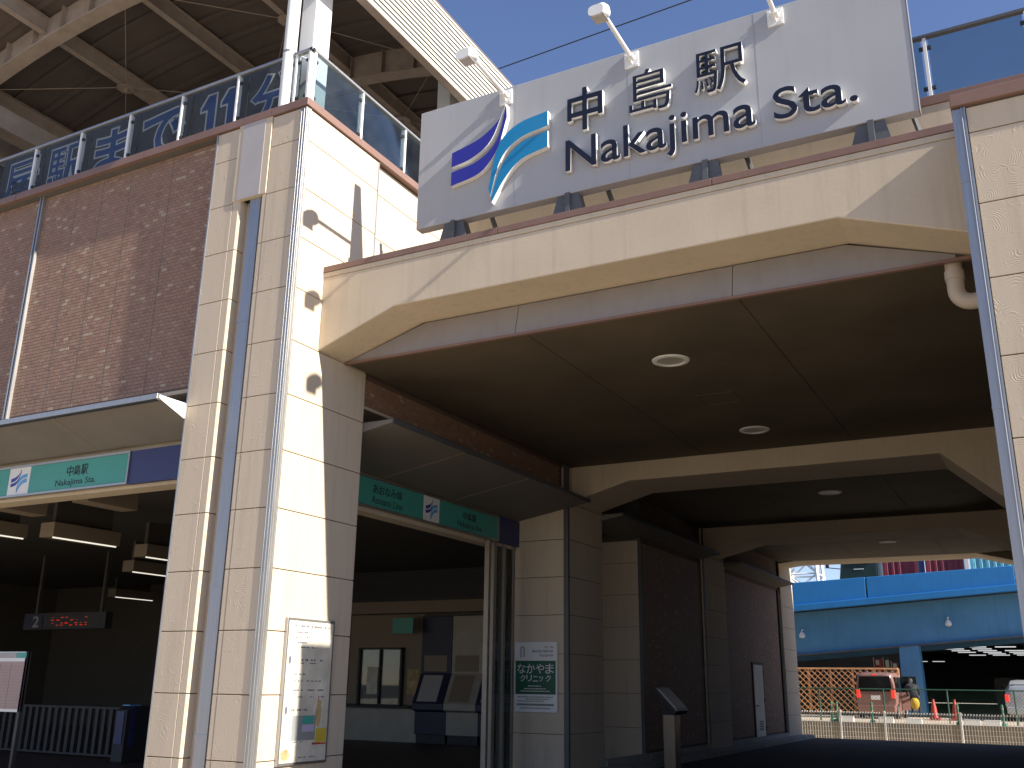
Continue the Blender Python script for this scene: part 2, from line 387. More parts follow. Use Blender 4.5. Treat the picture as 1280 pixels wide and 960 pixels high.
tr.box(XR - .085, XR - .07, YF - .010, YF - .004, 0, ZT); tr.box(XR - .045, XR - .03, YF - .009, YF - .004, 0, ZT); tr.box(XR + .004, XR + .012, YF + .06, YF + .08, 0, ZT)
tr.build('corner_trim', 'alu', pil, .002)
box('edge_trim', 'alu', pil, XL - .012, XL + .01, YF - .008, YF + .12, 0, ZT)
# brick wall over the entrance ------------------------------------------------------
YW = 8.328
w = MB().box(-22, XL - .005, YW, YW + .3, 4.98, 8.47).build('brick_wall', 'grout', S)
tiles(w, 'y', -16.06, XL - .03, 5.01, 8.47, YW, gaps=(-12.66,))
for x in (-14.9, -13.75, -11.86, -11.30, -10.72, -9.9): box('expansion_joint', 'joint', w, x, x + .012, YW - .0036, YW, 5, 8.47)
c = MB(); c.box(-12.66, -12.635, YW - .05, YW, 4.98, 8.47); c.box(-12.595, -12.57, YW - .05, YW, 4.98, 8.47); c.box(-12.635, -12.595, YW - .02, YW, 4.98, 8.47)
c.build('cover_strip', 'alu', w)
box('lintel_strip', 'beam', S, -22, XL - .005, YW - .004, YW + .3, 4.93, 4.98)
# coping along street and passage sides ---------------------------------------------
xs = [-22, -19, -16.1, -13.1, -10.35, -8.02, -7.408]
for a, b in zip(xs[:-2], xs[1:-1]): box('coping', 'coping', S, a + .003, b - .003, 8.172, 8.62, 8.482, 8.592, .006)
MB().prism([(-8.017, 8.172), (-7.408, 8.172), (-7.408, 9.3), (-7.80, 9.3), (-7.80, 8.62), (-8.017, 8.62)], 2, 8.482, 8.592).build('coping', 'coping', S, .006)
for a, b in ((9.306, 11.4), (11.406, 14.5), (14.506, 17.6), (17.606, 21), (21.006, 27)): box('coping', 'coping', S, -7.80, -7.408, a, b, 8.482, 8.592, .006)
box('coping_shadow_gap', 'joint', S, -22, -7.46, 8.24, 8.6, 8.468, 8.484)
# upper side wall beyond the pillar ----------------------------------------------------
u = box('upper_wall', 'joint', S, -7.8, -7.53, YB, 27, 5.6, 8.47)
for k in range(4):
    for a, b in panel_rows(6.42, 8.47):
        MB().box(-7.53, -7.50, YB + .03 + k * 3 + .004, YB + .03 + (k + 1) * 3 - .004, a, b).build('wall_panel', 'panel', u, .004)
box('edge_trim', 'alu', pil, XR - .04, XR + .006, YB, YB + .022, 6.45, ZT)
# beams across the passage ----------------------------------------------------------
XR2 = -.09
def beam(y0, y1, zc, lx, lz, rx, rz, ztop, lx0=XR, rx0=XR2, name='beam'):
    poly = [(lx0, ztop), (lx0, lz), (lx, zc), (rx, zc), (rx0, rz), (rx0, ztop)]
    return MB().prism(poly, 1, y0, y1).build(name, 'beam', S, .012)
b1 = beam(8.77, 9.42, 5.765, -6.345, 5.372, -1.26, 5.345, 6.33)
box('beam_ledge', 'beam', b1, XR, XR2, 8.764, 9.42, 6.332, 6.395, .006)
for a, b in ((XR + .004, -4.95), (-4.944, -2.45), (-2.444, -.16)): box('beam_coping', 'coping', b1, a, b, 8.753, 9.2, 6.397, 6.475, .005)
beam(16.15, 17.45, 5.03, -6.32, 4.72, -1.14, 4.06, 5.40)
beam(24.1, 25.4, 5.03, -6.2, 4.72, -1.5, 4.40, 5.40)
beam(32.0, 33.4, 5.40, -6.9, 5.34, -1.6, 5.0, 6.3)
# pale closing panel behind the first beam, ceilings ------------------------------------
gp = S
for a, b, la, rb in ((-7.38, -5.0, 5.395, None), (-4.993, -2.45, None, None), (-2.443, -.32, None, 5.395)):
    poly = [(a, 5.375), (b, 5.375)]
    top = lambda x: min(5.752, 5.372 + (x + 7.44) * .359 - .012, 5.345 + (-.09 - x) * .359 - .012)
    xsr = [b, *[x for x in (-1.3, -6.3) if a < x < b], a]
    poly += [(x, top(x)) for x in xsr]
    nq = len(poly); yy_ = lambda z: 9.30 + (z - 5.375) / .43 * .10
    MB().add([(x, yy_(z), z) for x, z in poly] + [(x, yy_(z) + .02, z) for x, z in poly], [tuple(range(nq)), tuple(range(2 * nq - 1, nq - 1, -1))] + [(i_, (i_ + 1) % nq, (i_ + 1) % nq + nq, i_ + nq) for i_ in range(nq)]).build('closing_panel', 'cpanel', S, .002)
box('ceiling_edge', 'coping', S, XR, XR2, 9.285, 9.335, 5.342, 5.372)
box('beam_filler', 'joint', S, XR, XR2, 9.43, 9.75, 5.43, 6.38)  # dark colour stands in for shade in the gap above the closing panel
def ceiling(y0, y1, z):
    xs = [XR, -4.88, -2.40, XR2]; n = max(1, round((y1 - y0) / 6.3))
    ce = box('ceiling', 'joint', S, XR, XR2, y0, y1, z + .012, z + .06)
    for i in range(3):
        for j in range(n):
            box('ceiling_panel', 'ceil', ce, xs[i] + .006, xs[i + 1] - .006, y0 + (y1 - y0) * j / n + .004, y0 + (y1 - y0) * (j + 1) / n - .004, z, z + .011)
    return ce
c1 = ceiling(9.34, 16.15, 5.365); ceiling(17.45, 24.1, 5.365); ceiling(25.4, 32.0, 5.40)
h = MB()
for e in ((-3.92, -3.38, 12.60, 12.62), (-3.92, -3.38, 13.12, 13.14), (-3.92, -3.90, 12.62, 13.12), (-3.40, -3.38, 12.62, 13.12)): h.box(*e, 5.358, 5.366)
h.build('access_hatch_frame', 'ceil', c1)
box('roof_slab', 'concrete', S, -7.5, 3.5, 9.75, 33.3, 5.5, 6.36)
# wall behind the sign, with coping
rw = box('rear_parapet', 'beam', S, -6.25, 3.5, 9.78, 10.0, 6.36, 7.31)
for a, b in ((-6.3, -4.4), (-4.394, -1.4), (-1.394, 3.5)): box('coping', 'coping', rw, a, b, 9.766, 10.06, 7.312, 7.42, .006)
# right-hand pillar ---------------------------------------------------------------
rp = MB().box(XR2 + .035, 2.4, YF + .03, YB, 0, 6.27).build('pillar', 'joint', S)
panels(rp, 'y', YF, -.055, 1.1, 0, 6.27); panels(rp, 'y', YF, 1.11, 2.4, 0, 6.27)
panels(rp, '-x', XR2, YF + .06, YB, 0, 6.27)
tr = MB(); tr.box(XR2 - .075, XR2 - .003, YF - .01, YF + .05, 0, 6.27); tr.box(XR2 - .003, -.06, YF - .012, YF + .02, 0, 6.27); tr.box(XR2 - .006, XR2 + .004, YF - .028, YF - .012, 0, 6.27)
tr.build('corner_trim', 'zinc', rp, .003)
box('trim_edge', 'alu', rp, -.075, -.06, YF - .022, YF + .01, 0, 6.27)
for z in (1.6, 3.6, 5.57): box('trim_joint', 'zinc', rp, XR2 - .078, -.06, YF - .016, YF - .006, z, z + .02)
box('coping', 'coping', S, -.17, 3.5, 8.155, 9.70, 6.285, 6.398, .006)
box('shadow_gap', 'joint', S, -.15, 3.5, 8.215, 9.6, 6.268, 6.287)
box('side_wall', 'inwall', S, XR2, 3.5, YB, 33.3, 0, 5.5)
# passage-side entrance bay ---------------------------------------------------------
w = box('brick_wall', 'grout', S, -7.9, -7.568, YB, 16.0, 4.98, 5.5)
tiles(w, 'x', 9.78, 15.97, 4.99, 5.36, -7.568)
box('lintel_strip', 'beam', S, -7.9, -7.565, YB, 15.98, 4.94, 4.98)
p2 = box('pillar', 'joint', S, -8.70, XR - .03, 16.01, 17.55, 0, 5.5)
panels(p2, 'y', 15.98, -8.70, -7.53, 0, 5.36); panels(p2, 'x', XR, 16.05, 17.55, 0, 5.36)
box('corner_trim', 'dtrim', p2, -7.525, XR + .004, 15.972, 16.045, 0, 5.36, .004)
box('edge_trim', 'alu', p2, -8.725, -8.70, 15.965, 16.1, 0, 3.95)
# bay two: recess, tan pier, brick wall
p3 = box('pillar', 'joint', S, -9.6, -7.53, 19.78, 20.3, 0, 5.5)
panels(p3, 'y', 19.75, -9.6, -7.56, 0, 4.5)
box('corner_trim', 'dtrim', p3, -7.555, -7.48, 19.74, 19.80, 0, 4.5, .004)
box('recess_wall', 'inwall', S, -9.8, -9.5, 17.58, 20.3, 0, 5.5)
w = box('brick_wall', 'grout', S, -7.8, -7.51, 19.80, 24.05, 0, 5.5)
tiles(w, 'x', 19.83, 24.0, .25, 4.45, -7.51)
p4 = box('pillar', 'joint', S, -8.6, XR - .03, 24.02, 25.85, 0, 5.5)
panels(p4, 'x', XR, 24.08, 25.85, 0, 5.36); panels(p4, 'y', 23.99, -7.6, -7.46, 0, 5.36)
box('corner_trim', 'dtrim', p4, -7.46, XR + .004, 23.98, 24.07, 0, 5.36, .004)
w = box('brick_wall', 'grout', S, -7.8, -7.51, 25.86, 32.0, 0, 5.5)
tiles(w, 'x', 25.9, 31.8, .25, 4.45, -7.51, holes=((28.30, 29.5, 0, 2.2),))
box('cover_strip', 'dark', w, -7.52, -7.46, 31.82, 31.95, 0, 4.5)
p5 = box('pillar', 'joint', S, -8.6, -7.45, 32.0, 33.75, 0, 6.3)
panels(p5, 'x', -7.42, 32.02, 33.75, 0, 5.36); panels(p5, 'y', 31.98, -7.5, -7.44, 0, 4.4)
for a, b in ((17.58, 19.74), (19.82, 23.97), (25.88, 31.96)): box('plinth', 'plinth', S, -7.54, -7.40, a, b, 0, .2, .01)
box('kerb', 'plinth', S, -7.40, -7.0, 17.0, 33.6, -.01, .10, .01)
# concourse shell ------------------------------------------------------------------
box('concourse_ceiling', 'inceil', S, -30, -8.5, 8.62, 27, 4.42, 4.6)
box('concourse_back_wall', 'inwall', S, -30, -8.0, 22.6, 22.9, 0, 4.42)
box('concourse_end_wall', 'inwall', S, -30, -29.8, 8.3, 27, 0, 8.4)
box('platform_slab', 'concrete', S, -30, -7.6, 8.66, 40, 7.9, 8.3)
box('lintel_beam', 'beam', S, -30, XL, 8.62, 8.9, 3.86, 4.42); box('lintel_beam', 'beam', S, -8.75, -8.5, YB, 15.98, 3.86, 4.6)
g = box('louvre_bulkhead', 'dark', S, -17.2, -9.2, 22.28, 22.6, 3.62, 4.42)
for k in range(7): box('louvre_slat', 'dark', g, -17.2, -9.2, 22.24, 22.29, 3.66 + k * .11, 3.70 + k * .11)
box('bulkhead_fascia', 'inbox', S, -17.2, -9.2, 22.26, 22.6, 3.3, 3.61)

# ================================================================ PLATFORM ROOF
R = thing('platform_roof', (-12, 9, 8.3), 'arched platform roof with brown steel ribs and an ivory ribbed edge', 'roof')
zb = lambda x: 12.12 - .036 * (x + 11.55) ** 2
def zd(x):
    z = zb(x) + .62
    if x > -9.2: z -= ((x + 9.2) / 1.8) ** 2 * .15
    return z
Y0, Y1 = 7.55, 26
XS = [-18.2 + i * .45 for i in range(25)]; XS[-1] = -7.4
def arch_strip(zf0, zf1, y0, y1, xs=XS):
    m = MB(); rings = [[(x, y0, zf0(x)), (x, y1, zf0(x)), (x, y1, zf1(x)), (x, y0, zf1(x))] for x in xs]
    return m.loft(rings)
arch_strip(zd, lambda x: zd(x) + .06, Y0, Y1).build('roof_deck', 'roofdk', R, smooth=True)
first = None
y = Y0 + .3
while y < 21:
    if first is None: first = arch_strip(lambda x: zd(x) - .05, lambda x: zd(x) + .003, y, y + .10).build('deck_seam', 'roofdk', R); y0s = y
    else: o = link('deck_seam', first.data, R); o.location.y = y - y0s
    y += .58
RIBY = [8.74 + 3.45 * k for k in range(5)]
proto = None
for ry in RIBY:
    if proto is None:
        rx = [x for x in XS if -16.9 <= x <= -7.9] + [-7.6]
        wb = arch_strip(lambda x: zb(x) + .02, lambda x: zd(x) - .06, ry - .012, ry + .012, rx).build('rib_web', 'roofrib', R)
        fl = arch_strip(zb, lambda x: zb(x) + .025, ry - .13, ry + .13, rx).build('rib_flange', 'roofrib', R)
        stf = MB()
        for x in [-16.3 + .7 * i for i in range(12)]: stf.box(x - .006, x + .006, ry - .11, ry + .11, zb(x) + .02, zd(x) - .1)
        st = stf.build('rib_stiffener', 'roofrib', R); proto = (wb, fl, st)
    else:
        for n, q in zip(('rib_web', 'rib_flange', 'rib_stiffener'), proto): o = link(n, q.data, R); o.location.y = ry - RIBY[0]
for px in (-8.15, -10.1, -12.0, -14.0, -16.0):
    z = zd(px) - .38; m = MB()
    m.box(px - .06, px + .06, Y0, Y1, z, z + .014); m.box(px - .008, px + .008, Y0, Y1, z + .014, z + .30); m.box(px - .06, px + .06, Y0, Y1, z + .30, z + .312)
    m.build('purlin', 'roofrib', R)
box('edge_girder', 'roofrib', R, -15.75, -15.4, Y0, Y1, 10.92, 11.32); box('edge_girder', 'roofrib', R, -16.7, -16.4, Y0, Y1, 10.95, 11.8)
for px in (-14.0, -10.1):
    for ry in RIBY[:3]:
        yc = ry + 1.725; zc = zd(px) - .41; m = MB()
        m.prism([(px + .17 * math.cos(a * math.pi / 4 + .39), yc + .17 * math.sin(a * math.pi / 4 + .39)) for a in range(8)], 2, zc - .012, zc)
        m.tube([(px, yc, zc - .012), (px, yc, zc - .09)], .035); m.build('brace_plate', 'roofrib', R)
        m = MB()
        for dx in (-1.9, 1.9):
            for dy in (-1.7, 1.7): m.tube([(px, yc, zc + .02), (px + dx, yc + dy, zb(px + dx) + .2)], .007, 6)
        m.build('brace_rod', 'roofrib', R)
# ribbed ivory fascia at the eave
n = 13; hgt = 1.14 / n; fin = None
box('fascia_backing', 'joint', R, -7.56, -7.50, Y0, Y1, 10.80, 11.93)  # backing coloured dark so the gaps between fins read as shade
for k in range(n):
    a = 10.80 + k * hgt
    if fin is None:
        fin = MB().box(-7.398, -7.388, Y0, Y1, a, a + hgt * .55).build('fascia_fin', 'ribbed', R); fb = MB().box(-7.50, -7.3985, Y0, Y1, a + .004, a + hgt * .5).build('fin_shade_body', 'joint', R)  # fin body painted dark as shade, only the front strip is ivory
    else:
        for nm, q in (('fascia_fin', fin), ('fin_shade_body', fb)): o = link(nm, q.data, R); o.location.z = k * hgt
MB().box(-7.52, -7.385, Y0, Y1, 10.755, 10.797).build('fascia_lip', 'roofrib', R)
box('fascia_cap', 'ribbed', R, -7.56, -7.385, Y0 - .02, Y1, 11.932, 11.96)
for ry in RIBY: box('column', 'wmetal', R, -8.03, -7.78, ry - .15, ry + .18, 8.3, zb(-7.95) + .05, .006)
for ry in RIBY[:3]: box('column', 'roofrib', R, -15.7, -15.45, ry - .02, ry + .3, 8.3, 10.95)
dp = thing('roof_downpipe', (-7.91, 8.30, 8.6), 'white round downpipe standing on the coping in front of the corner column', 'pipe')
MB().tube([(-7.91, 8.30, 8.593), (-7.91, 8.30, 12.6)], .088, 18).build('pipe', 'wmetal', dp, smooth=True)
for z in (9.45, 11.2): MB().tube([(-7.91, 8.30, z), (-7.91, 8.30, z + .03)], .094, 18).build('bracket', 'alu', dp)
MB().tube([(-7.84, 8.32, 9.46), (-7.62, 8.5, 9.36)], .012).build('stay_rod', 'wmetal', dp)
# far side of the platform, dim
bb = thing('platform_back_screen', (-17.6, 8.6, 8.3), 'dark screen wall closing the far side of the platform under the roof', 'wall')
box('screen', 'backd', bb, -17.9, -17.75, 8.66, 26, 8.3, 10.2)

# ================================================================ GLASS RAILINGS
def railing(name, label, pts, axis, zt, z0, plane, posts, gm='glass', hm='alu'):
    r = thing(name, (pts[0] if axis == 0 else plane, plane if axis == 0 else pts[0], z0), label, 'railing')
    def bx(nm, mt, a, b, d0, d1, z0_, z1_, bv=0):
        return box(nm, mt, r, a, b, plane + d0, plane + d1, z0_, z1_, bv) if axis == 0 else box(nm, mt, r, plane - d1, plane - d0, a, b, z0_, z1_, bv)
    bx('handrail', hm, pts[0], pts[1], -.03, .03, zt - .04, zt, .006)
    for p in posts: bx('post', 'wmetal', p - .018, p + .018, -.022, .05, z0, zt - .04, .003)
    for a, b in zip(posts, posts[1:]):
        g = bx('glass_pane', gm, a + .035, b - .035, -.004, .006, z0 + .03, zt - .055)
        for q in (a + .04, b - .04):
            for z in (z0 + .14, zt - .16):
                bxx = bx('clamp', 'dark', q - .02, q + .02, -.014, .016, z - .018, z + .018)
    return r
FP = [-7.545 - 1.06 * 0] + [-7.75] + [-8.78 - 1.05 * k for k in range(9)]
railing('glass_railing', 'glass railing with white posts along the coping above the brick wall', (-17.3, -7.49), 0, 9.43, 8.59, 8.30, sorted([-7.545, -7.765] + [-8.78 - 1.05 * k for k in range(9)]), 'fglass')
railing('glass_railing', 'smoked glass railing running back along the sunlit white side wall', (8.27, 20), 1, 9.43, 8.59, -7.52, [8.36] + [9.40 + 1.05 * k for k in range(10)])
railing('glass_railing', 'glass railing against the sky on the parapet right of the sign', (-6.1, 3.4), 0, 8.21, 7.42, 9.86, [-6.0, -4.9, -3.75, -2.6, -1.5, -.37, .60, 1.6, 2.6], hm='dtrim')
ba = thing('platform_banner', (-12, 8.43, 8.6), 'dark banner with large blue characters behind the street side glass railing', 'banner')
for a, b in zip([-13.98, -12.93, -11.88, -10.83, -9.78, -8.73], [-12.93, -11.88, -10.83, -9.78, -8.73, -7.80]): box('banner_sheet', 'banner', ba, a + .01, b - .01, 8.43, 8.436, 8.60, 9.50)
for ch, a, b in (('屋', -13.86, -13.03), ('駅', -12.83, -11.99), ('ま', -11.74, -11.0), ('で', -10.74, -9.90), ('1', -9.58, -9.32), ('1', -9.20, -8.94), ('分', -8.64, -7.84)):
    v0, v1 = (8.60, 9.37) if ch != '1' else (8.64, 9.36)
    if ch == '1':
        one = lambda g: [(a - g, v0 + .50 - g), (a - g, v0 + .54 + g), (a + .12 - g, v1 + g), (b + g, v1 + g), (b + g, v0 - g), (a + .12 - g, v0 - g), (a + .12 - g, v0 + .50 - g)]
        MB().prism(one(.03), 1, 8.4275, 8.4295).build('character_outline', 'banline', ba); MB().prism(one(0), 1, 8.4245, 8.4265).build('character', 'bantext', ba); continue
    letters(ch, a - .035, b + .035, v0 - .035, v1 + .035, 8.4295, FRONT, ['banline'], ba, .002, .05 if ch in 'までで分' else .034, name='character_outline')
    letters(ch, a, b, v0, v1, 8.4265, FRONT, ['bantext'], ba, .002, .02 if ch in 'まで分' else .007, name='character')

# ================================================================ STATION NAME SIGN
YS = 9.15
G = thing('station_name_sign', (-3.4, YS, 6.48), 'large grey rooftop station name sign with raised navy characters and wave emblem', 'sign')
box('board', 'sign', G, -6.34, -.465, YS, YS + .14, 6.92, 8.585, .006)
box('board_edge', 'alu', G, -.463, -.455, YS - .004, YS + .14, 6.92, 8.585)
for x in (-4.95, -3.48, -2.0): box('face_seam', 'galv', G, x, x + .004, YS - .0015, YS + .01, 6.925, 8.58)
YL = YS - .075
def two(ch, *bb, **k): return letters(ch, *bb, YS - .004, FRONT, ['navyface', 'wmetal'], G, .072, **k)
two('中', -4.215, -3.765, 7.65, 8.22, offset=.018); two('島', -3.44, -2.93, 7.66, 8.22); two('駅', -2.675, -2.10, 7.69, 8.22)
two('Nakajima', -4.24, -2.03, 7.03, 7.565, offset=.006, split=True); two('Sta.', -1.84, -1.0, 7.145, 7.52, offset=.006, split=True)
def curve(pts, n=14):
    a, b, c, d = [Vector(p) for p in pts]; out = []
    P = [a * 2 - b, a, b, c, d, d * 2 - c]
    for i in range(3):
        p0, p1, p2, p3 = P[i:i + 4]
        for k in range(n // 3 + 1):
            s = k / (n // 3 + 1)
            out.append(.5 * ((2 * p1) + (p2 - p0) * s + (2 * p0 - 5 * p1 + 4 * p2 - p3) * s * s + (3 * p1 - p0 - 3 * p2 + p3) * s ** 3))
    return out + [d]
BANDS = [([(-5.80, 7.82), (-5.41, 7.92), (-5.15, 8.10), (-5.05, 8.31)], [(-5.80, 7.62), (-5.50, 7.68), (-5.24, 7.86), (-5.06, 8.27)], 0),
         ([(-5.80, 7.55), (-5.42, 7.62), (-5.16, 7.84), (-5.035, 8.30)], [(-5.80, 7.36), (-5.38, 7.45), (-5.15, 7.72), (-5.025, 8.12)], 0),
         ([(-4.47, 8.04), (-4.88, 7.97), (-5.14, 7.74), (-5.262, 7.20)], [(-4.47, 7.84), (-4.85, 7.77), (-5.10, 7.55), (-5.235, 7.08)], 1),
         ([(-4.47, 7.77), (-4.83, 7.70), (-5.08, 7.46), (-5.225, 7.06)], [(-4.47, 7.56), (-4.82, 7.48), (-5.04, 7.28), (-5.215, 7.00)], 1)]
def emblem(parent, plane, ori, cx, cz, scale, depth, mats, edge):
    for up, lo, k in BANDS:
        ring = curve(up) + curve(lo)[::-1]; n = len(ring); vs = []
        for w in (0, depth * (1.06 if k else 1)):
            for p in ring:
                q = ori @ Vector(((p.x + 5.135) * scale + cx, (p.y - 7.66) * scale + cz, w))
                if ori is FRONT: q.y += plane
                else: q.x += plane
                vs.append(q)
        hn = n // 2; fs = []; mi = []
        for i in range(hn - 1):
            a, b, c, d = i, i + 1, n - 2 - i, n - 1 - i
            fs += [(a + n, b + n, c + n, d + n), (d, c, b, a)]; mi += [0, 1]
        for i in range(n): fs.append((i, (i + 1) % n, (i + 1) % n + n, i + n)); mi.append(1)
        m = MB(); m.v = [tuple(v) for v in vs]; m.f = fs; m.mi = mi
        m.build('emblem_stripe', [mats[k], edge], parent)
emblem(G, YS - .004, FRONT, -5.135, 7.66, 1, .07, ('dblue', 'cyan'), 'wmetal')
for x in (-5.80, -4.25, -2.62, -.92):
    m = MB()
    m.prism([(x - .26, 6.492), (x + .22, 6.492), (x + .13, 6.93), (x - .13, 6.93)], 1, YS + .02, YS + .05)
    m.prism([(x - .03, 6.492), (x + .03, 6.492), (x + .03, 6.93), (x - .03, 6.93)], 1, YS - .015, YS + .02)
    m.prism([(YS + .05, 6.492), (YS + .48, 6.492), (YS + .16, 6.95), (YS + .05, 6.95)], 0, x - .12, x - .10)
    m.prism([(YS + .05, 6.492), (YS + .48, 6.492), (YS + .16, 6.95), (YS + .05, 6.95)], 0, x + .10, x + .12)
    m.box(x - .32, x + .30, YS - .03, YS + .5, 6.476, 6.492)
    for bx_ in (x - .29, x + .27): m.tube([(bx_, YS, 6.49), (bx_, YS, 6.60)], .012, 6)
    m.tube([(x + .52, YS + .5, 6.40), (x + .30, YS + .16, 7.4)], .03, 6); m.build('support_leg', 'legsteel', G)
fl = thing('sign_floodlight', (-5.08, YS, 8.43), 'white floodlight on an arm over the wave emblem, leftmost on the sign', 'floodlight', 'floodlights along the sign top')
m = MB(); m.box(-5.08 - .085, -5.08 + .085, YS - .02, YS, 8.34, 8.545); m.prism([(YS - .02, 8.38), (YS - .02, 8.52), (YS - .10, 8.50), (YS - .12, 8.47)], 0, -5.09, -5.07)
m.box(-5.12, -5.04, YS - .10, YS - .02, 8.435, 8.45)
for dx in (-.06, .06):
    for z in (8.37, 8.515): m.tube([(-5.08 + dx, YS - .02, z), (-5.08 + dx, YS - .03, z)], .011, 6)
m.build('mounting_plate', 'wmetal', fl)
MB().tube([(-5.08, YS - .04, 8.475), (-5.08, 8.35, 8.50)], .026, 10).build('arm', 'wmetal', fl, smooth=True)
hd = MB(); rings = []
for s, hw, zt_, zb_ in ((0, .045, .035, -.035), (.04, .075, .06, -.06), (.12, .095, .06, -.10), (.21, .095, .02, -.14), (.28, .09, -.04, -.17)):
    yy = 8.37 - s; rr = []
    for k in range(14):
        a = k * 2 * math.pi / 14; cz = (zt_ + zb_) / 2
        rr.append((-5.08 + hw * math.copysign(abs(math.cos(a)) ** .6, math.cos(a)), yy, 8.51 + cz + (zt_ - zb_) / 2 * math.copysign(abs(math.sin(a)) ** .7, math.sin(a))))
    rings.append(rr)
hd.loft(rings); hd.build('lamp_head', 'wmetal', fl, smooth=True)
box('lens', 'lens', fl, -5.155, -5.005, 8.12, 8.28, 8.365, 8.373)
for x, l in ((-3.42, 'white floodlight on an arm at the middle of the sign top, against blue sky'), (-1.76, 'white floodlight arm at the sign top above the last character, cut by picture edge')):
    copy_tree(fl, (x, YS, 8.43), l)

# ================================================================ CANOPIES AND BAND SIGNS
ca = thing('entrance_canopy', (-9, 8.3, 4.4), 'thin wedge shaped canopy over the street entrance under the brick wall', 'canopy')
MB().prism([(7.77, 4.742), (8.33, 4.74), (8.56, 4.74), (8.56, 4.40), (7.77, 4.692)], 0, -22, XL - .022).build('canopy_body', 'canopy', ca, .004)
MB().box(-22, XL - .018, 7.745, 7.77, 4.685, 4.752).box(-22, XL - .018, 7.77, 7.81, 4.742, 4.754).build('front_trim', 'alu', ca, .004)
box('front_trim_lip', 'dark', ca, -22, XL - .02, 7.752, 7.80, 4.668, 4.684)
for x in (-10.9, -12.9, -14.9): MB().prism([(7.80, 4.6815), (8.55, 4.405), (8.55, 4.398), (7.80, 4.6745)], 0, x, x + .02).build('soffit_joint', 'inbox', ca)
box('end_cap', 'wmetal', ca, XL - .021, XL - .013, 7.78, 8.19, 4.70, 4.738)
MB().prism([(7.80, 4.735), (8.19, 4.735), (8.19, 4.545), (7.80, 4.688)], 0, XL - .022, XL - .011).build('end_panel', 'wmetal', ca)
for nm, y0, y1, xw, lab in (('entrance_canopy', YB + .02, 15.96, -8.45, 'wedge shaped canopy inside the passage over the side entrance'),
                           ('entrance_canopy', 17.5, 23.95, -7.9, 'dark wall canopy deep in the passage, behind the second pillar'),
                           ('entrance_canopy', 25.9, 31.97, -7.9, 'farthest wall canopy in the passage, above the narrow service door')):
    c2 = thing(nm, (-7.44, y0, 4.4), lab, 'canopy')
    zi = 4.40 if xw < -8 else 4.5
    MB().prism([(-7.0, 4.70), (-7.55, 4.70), (xw, 4.70), (xw, zi), (-7.0, 4.655)], 1, y0, y1).build('canopy_body', 'canopy', c2, .004)
    MB().box(-7.0, -6.975, y0 - .004, y1, 4.645, 4.712).box(-7.04, -7.0, y0 - .004, y1, 4.702, 4.714).build('front_trim', 'dtrim', c2, .004)
    if xw < -8:
        for yy in (11.6, 13.6): MB().prism([(-7.03, 4.6485), (-8.4, 4.4085), (-8.4, 4.402), (-7.03, 4.642)], 1, yy, yy + .02).build('soffit_joint', 'inbox', c2)
bs = thing('entrance_band_sign', (-11.5, 8.53, 3.92), 'teal band sign with station name above the street entrance, navy at its right end', 'sign')
box('sign_panel', 'teal', bs, -18, -12.64, 8.53, 8.60, 3.93, 4.31); box('sign_panel', 'teal', bs, -12.19, -10.25, 8.53, 8.60, 3.93, 4.31)
box('emblem_panel', 'white', bs, -12.637, -12.193, 8.528, 8.60, 3.93, 4.31)
box('end_panel', 'navy', bs, -10.22, XL - .005, 8.535, 8.60, 3.90, 4.335)
m = MB(); m.box(-18, -10.225, 8.515, 8.60, 4.312, 4.34); m.box(-18, -10.225, 8.515, 8.60, 3.90, 3.928); m.box(-10.248, -10.225, 8.515, 8.60, 3.93, 4.31); m.build('sign_frame', 'alu', bs)
emblem(bs, 8.527, FRONT, -12.415, 4.12, .25, .002, ('dblue', 'lblue'), 'dblue')
for k, ch in enumerate('中島駅'): letters(ch, -11.43 + k * .143, -11.43 + k * .143 + .13, 4.10, 4.245, 8.529, FRONT, ['black'], bs, .002, .01)
letters('Nakajima Sta.', -11.63, -10.84, 3.955, 4.065, 8.529, FRONT, ['black'], bs, .002, 0, split=True)
ss = thing('passage_band_sign', (-8.44, 12.5, 3.92), 'teal band sign with line and station names over the side entrance in the passage', 'sign')
box('sign_panel', 'teal', ss, -8.50, -8.44, YB, 12.74, 3.955, 4.345); box('sign_panel', 'teal', ss, -8.50, -8.44, 13.21, 15.16, 3.955, 4.345)
box('emblem_panel', 'white', ss, -8.50, -8.438, 12.743, 13.207, 3.955, 4.345)
box('end_panel', 'navy', ss, -8.50, -8.43, 15.20, 15.975, 3.925, 4.385)
m = MB(); m.box(-8.50, -8.425, YB, 15.195, 4.347, 4.375); m.box(-8.50, -8.425, YB, 15.195, 3.925, 3.953); m.box(-8.50, -8.425, 15.165, 15.195, 3.955, 4.345); m.build('sign_frame', 'alu', ss)
emblem(ss, -8.437, SIDE, 12.975, 4.15, .26, .002, ('dblue', 'lblue'), 'dblue')
for k, ch in enumerate('あおなみ線'): letters(ch, 11.39 + k * .152, 11.39 + k * .152 + .14, 4.15, 4.28, -8.439, SIDE, ['black'], ss, .002, .008)
letters('Aonami Line', 11.37, 12.17, 4.0, 4.11, -8.439, SIDE, ['black'], ss, .002, 0, split=True)
for k, ch in enumerate('中島駅'): letters(ch, 13.95 + k * .155, 13.95 + k * .155 + .14, 4.14, 4.27, -8.439, SIDE, ['black'], ss, .002, .008)
letters('Nakajima Sta.', 13.78, 14.6, 3.985, 4.105, -8.439, SIDE, ['black'], ss, .002, 0, split=True)
df = thing('door_frame', (-8.45, 15.1, 0), 'silver door posts of the side entrance beside the clinic sign pillar', 'door frame')
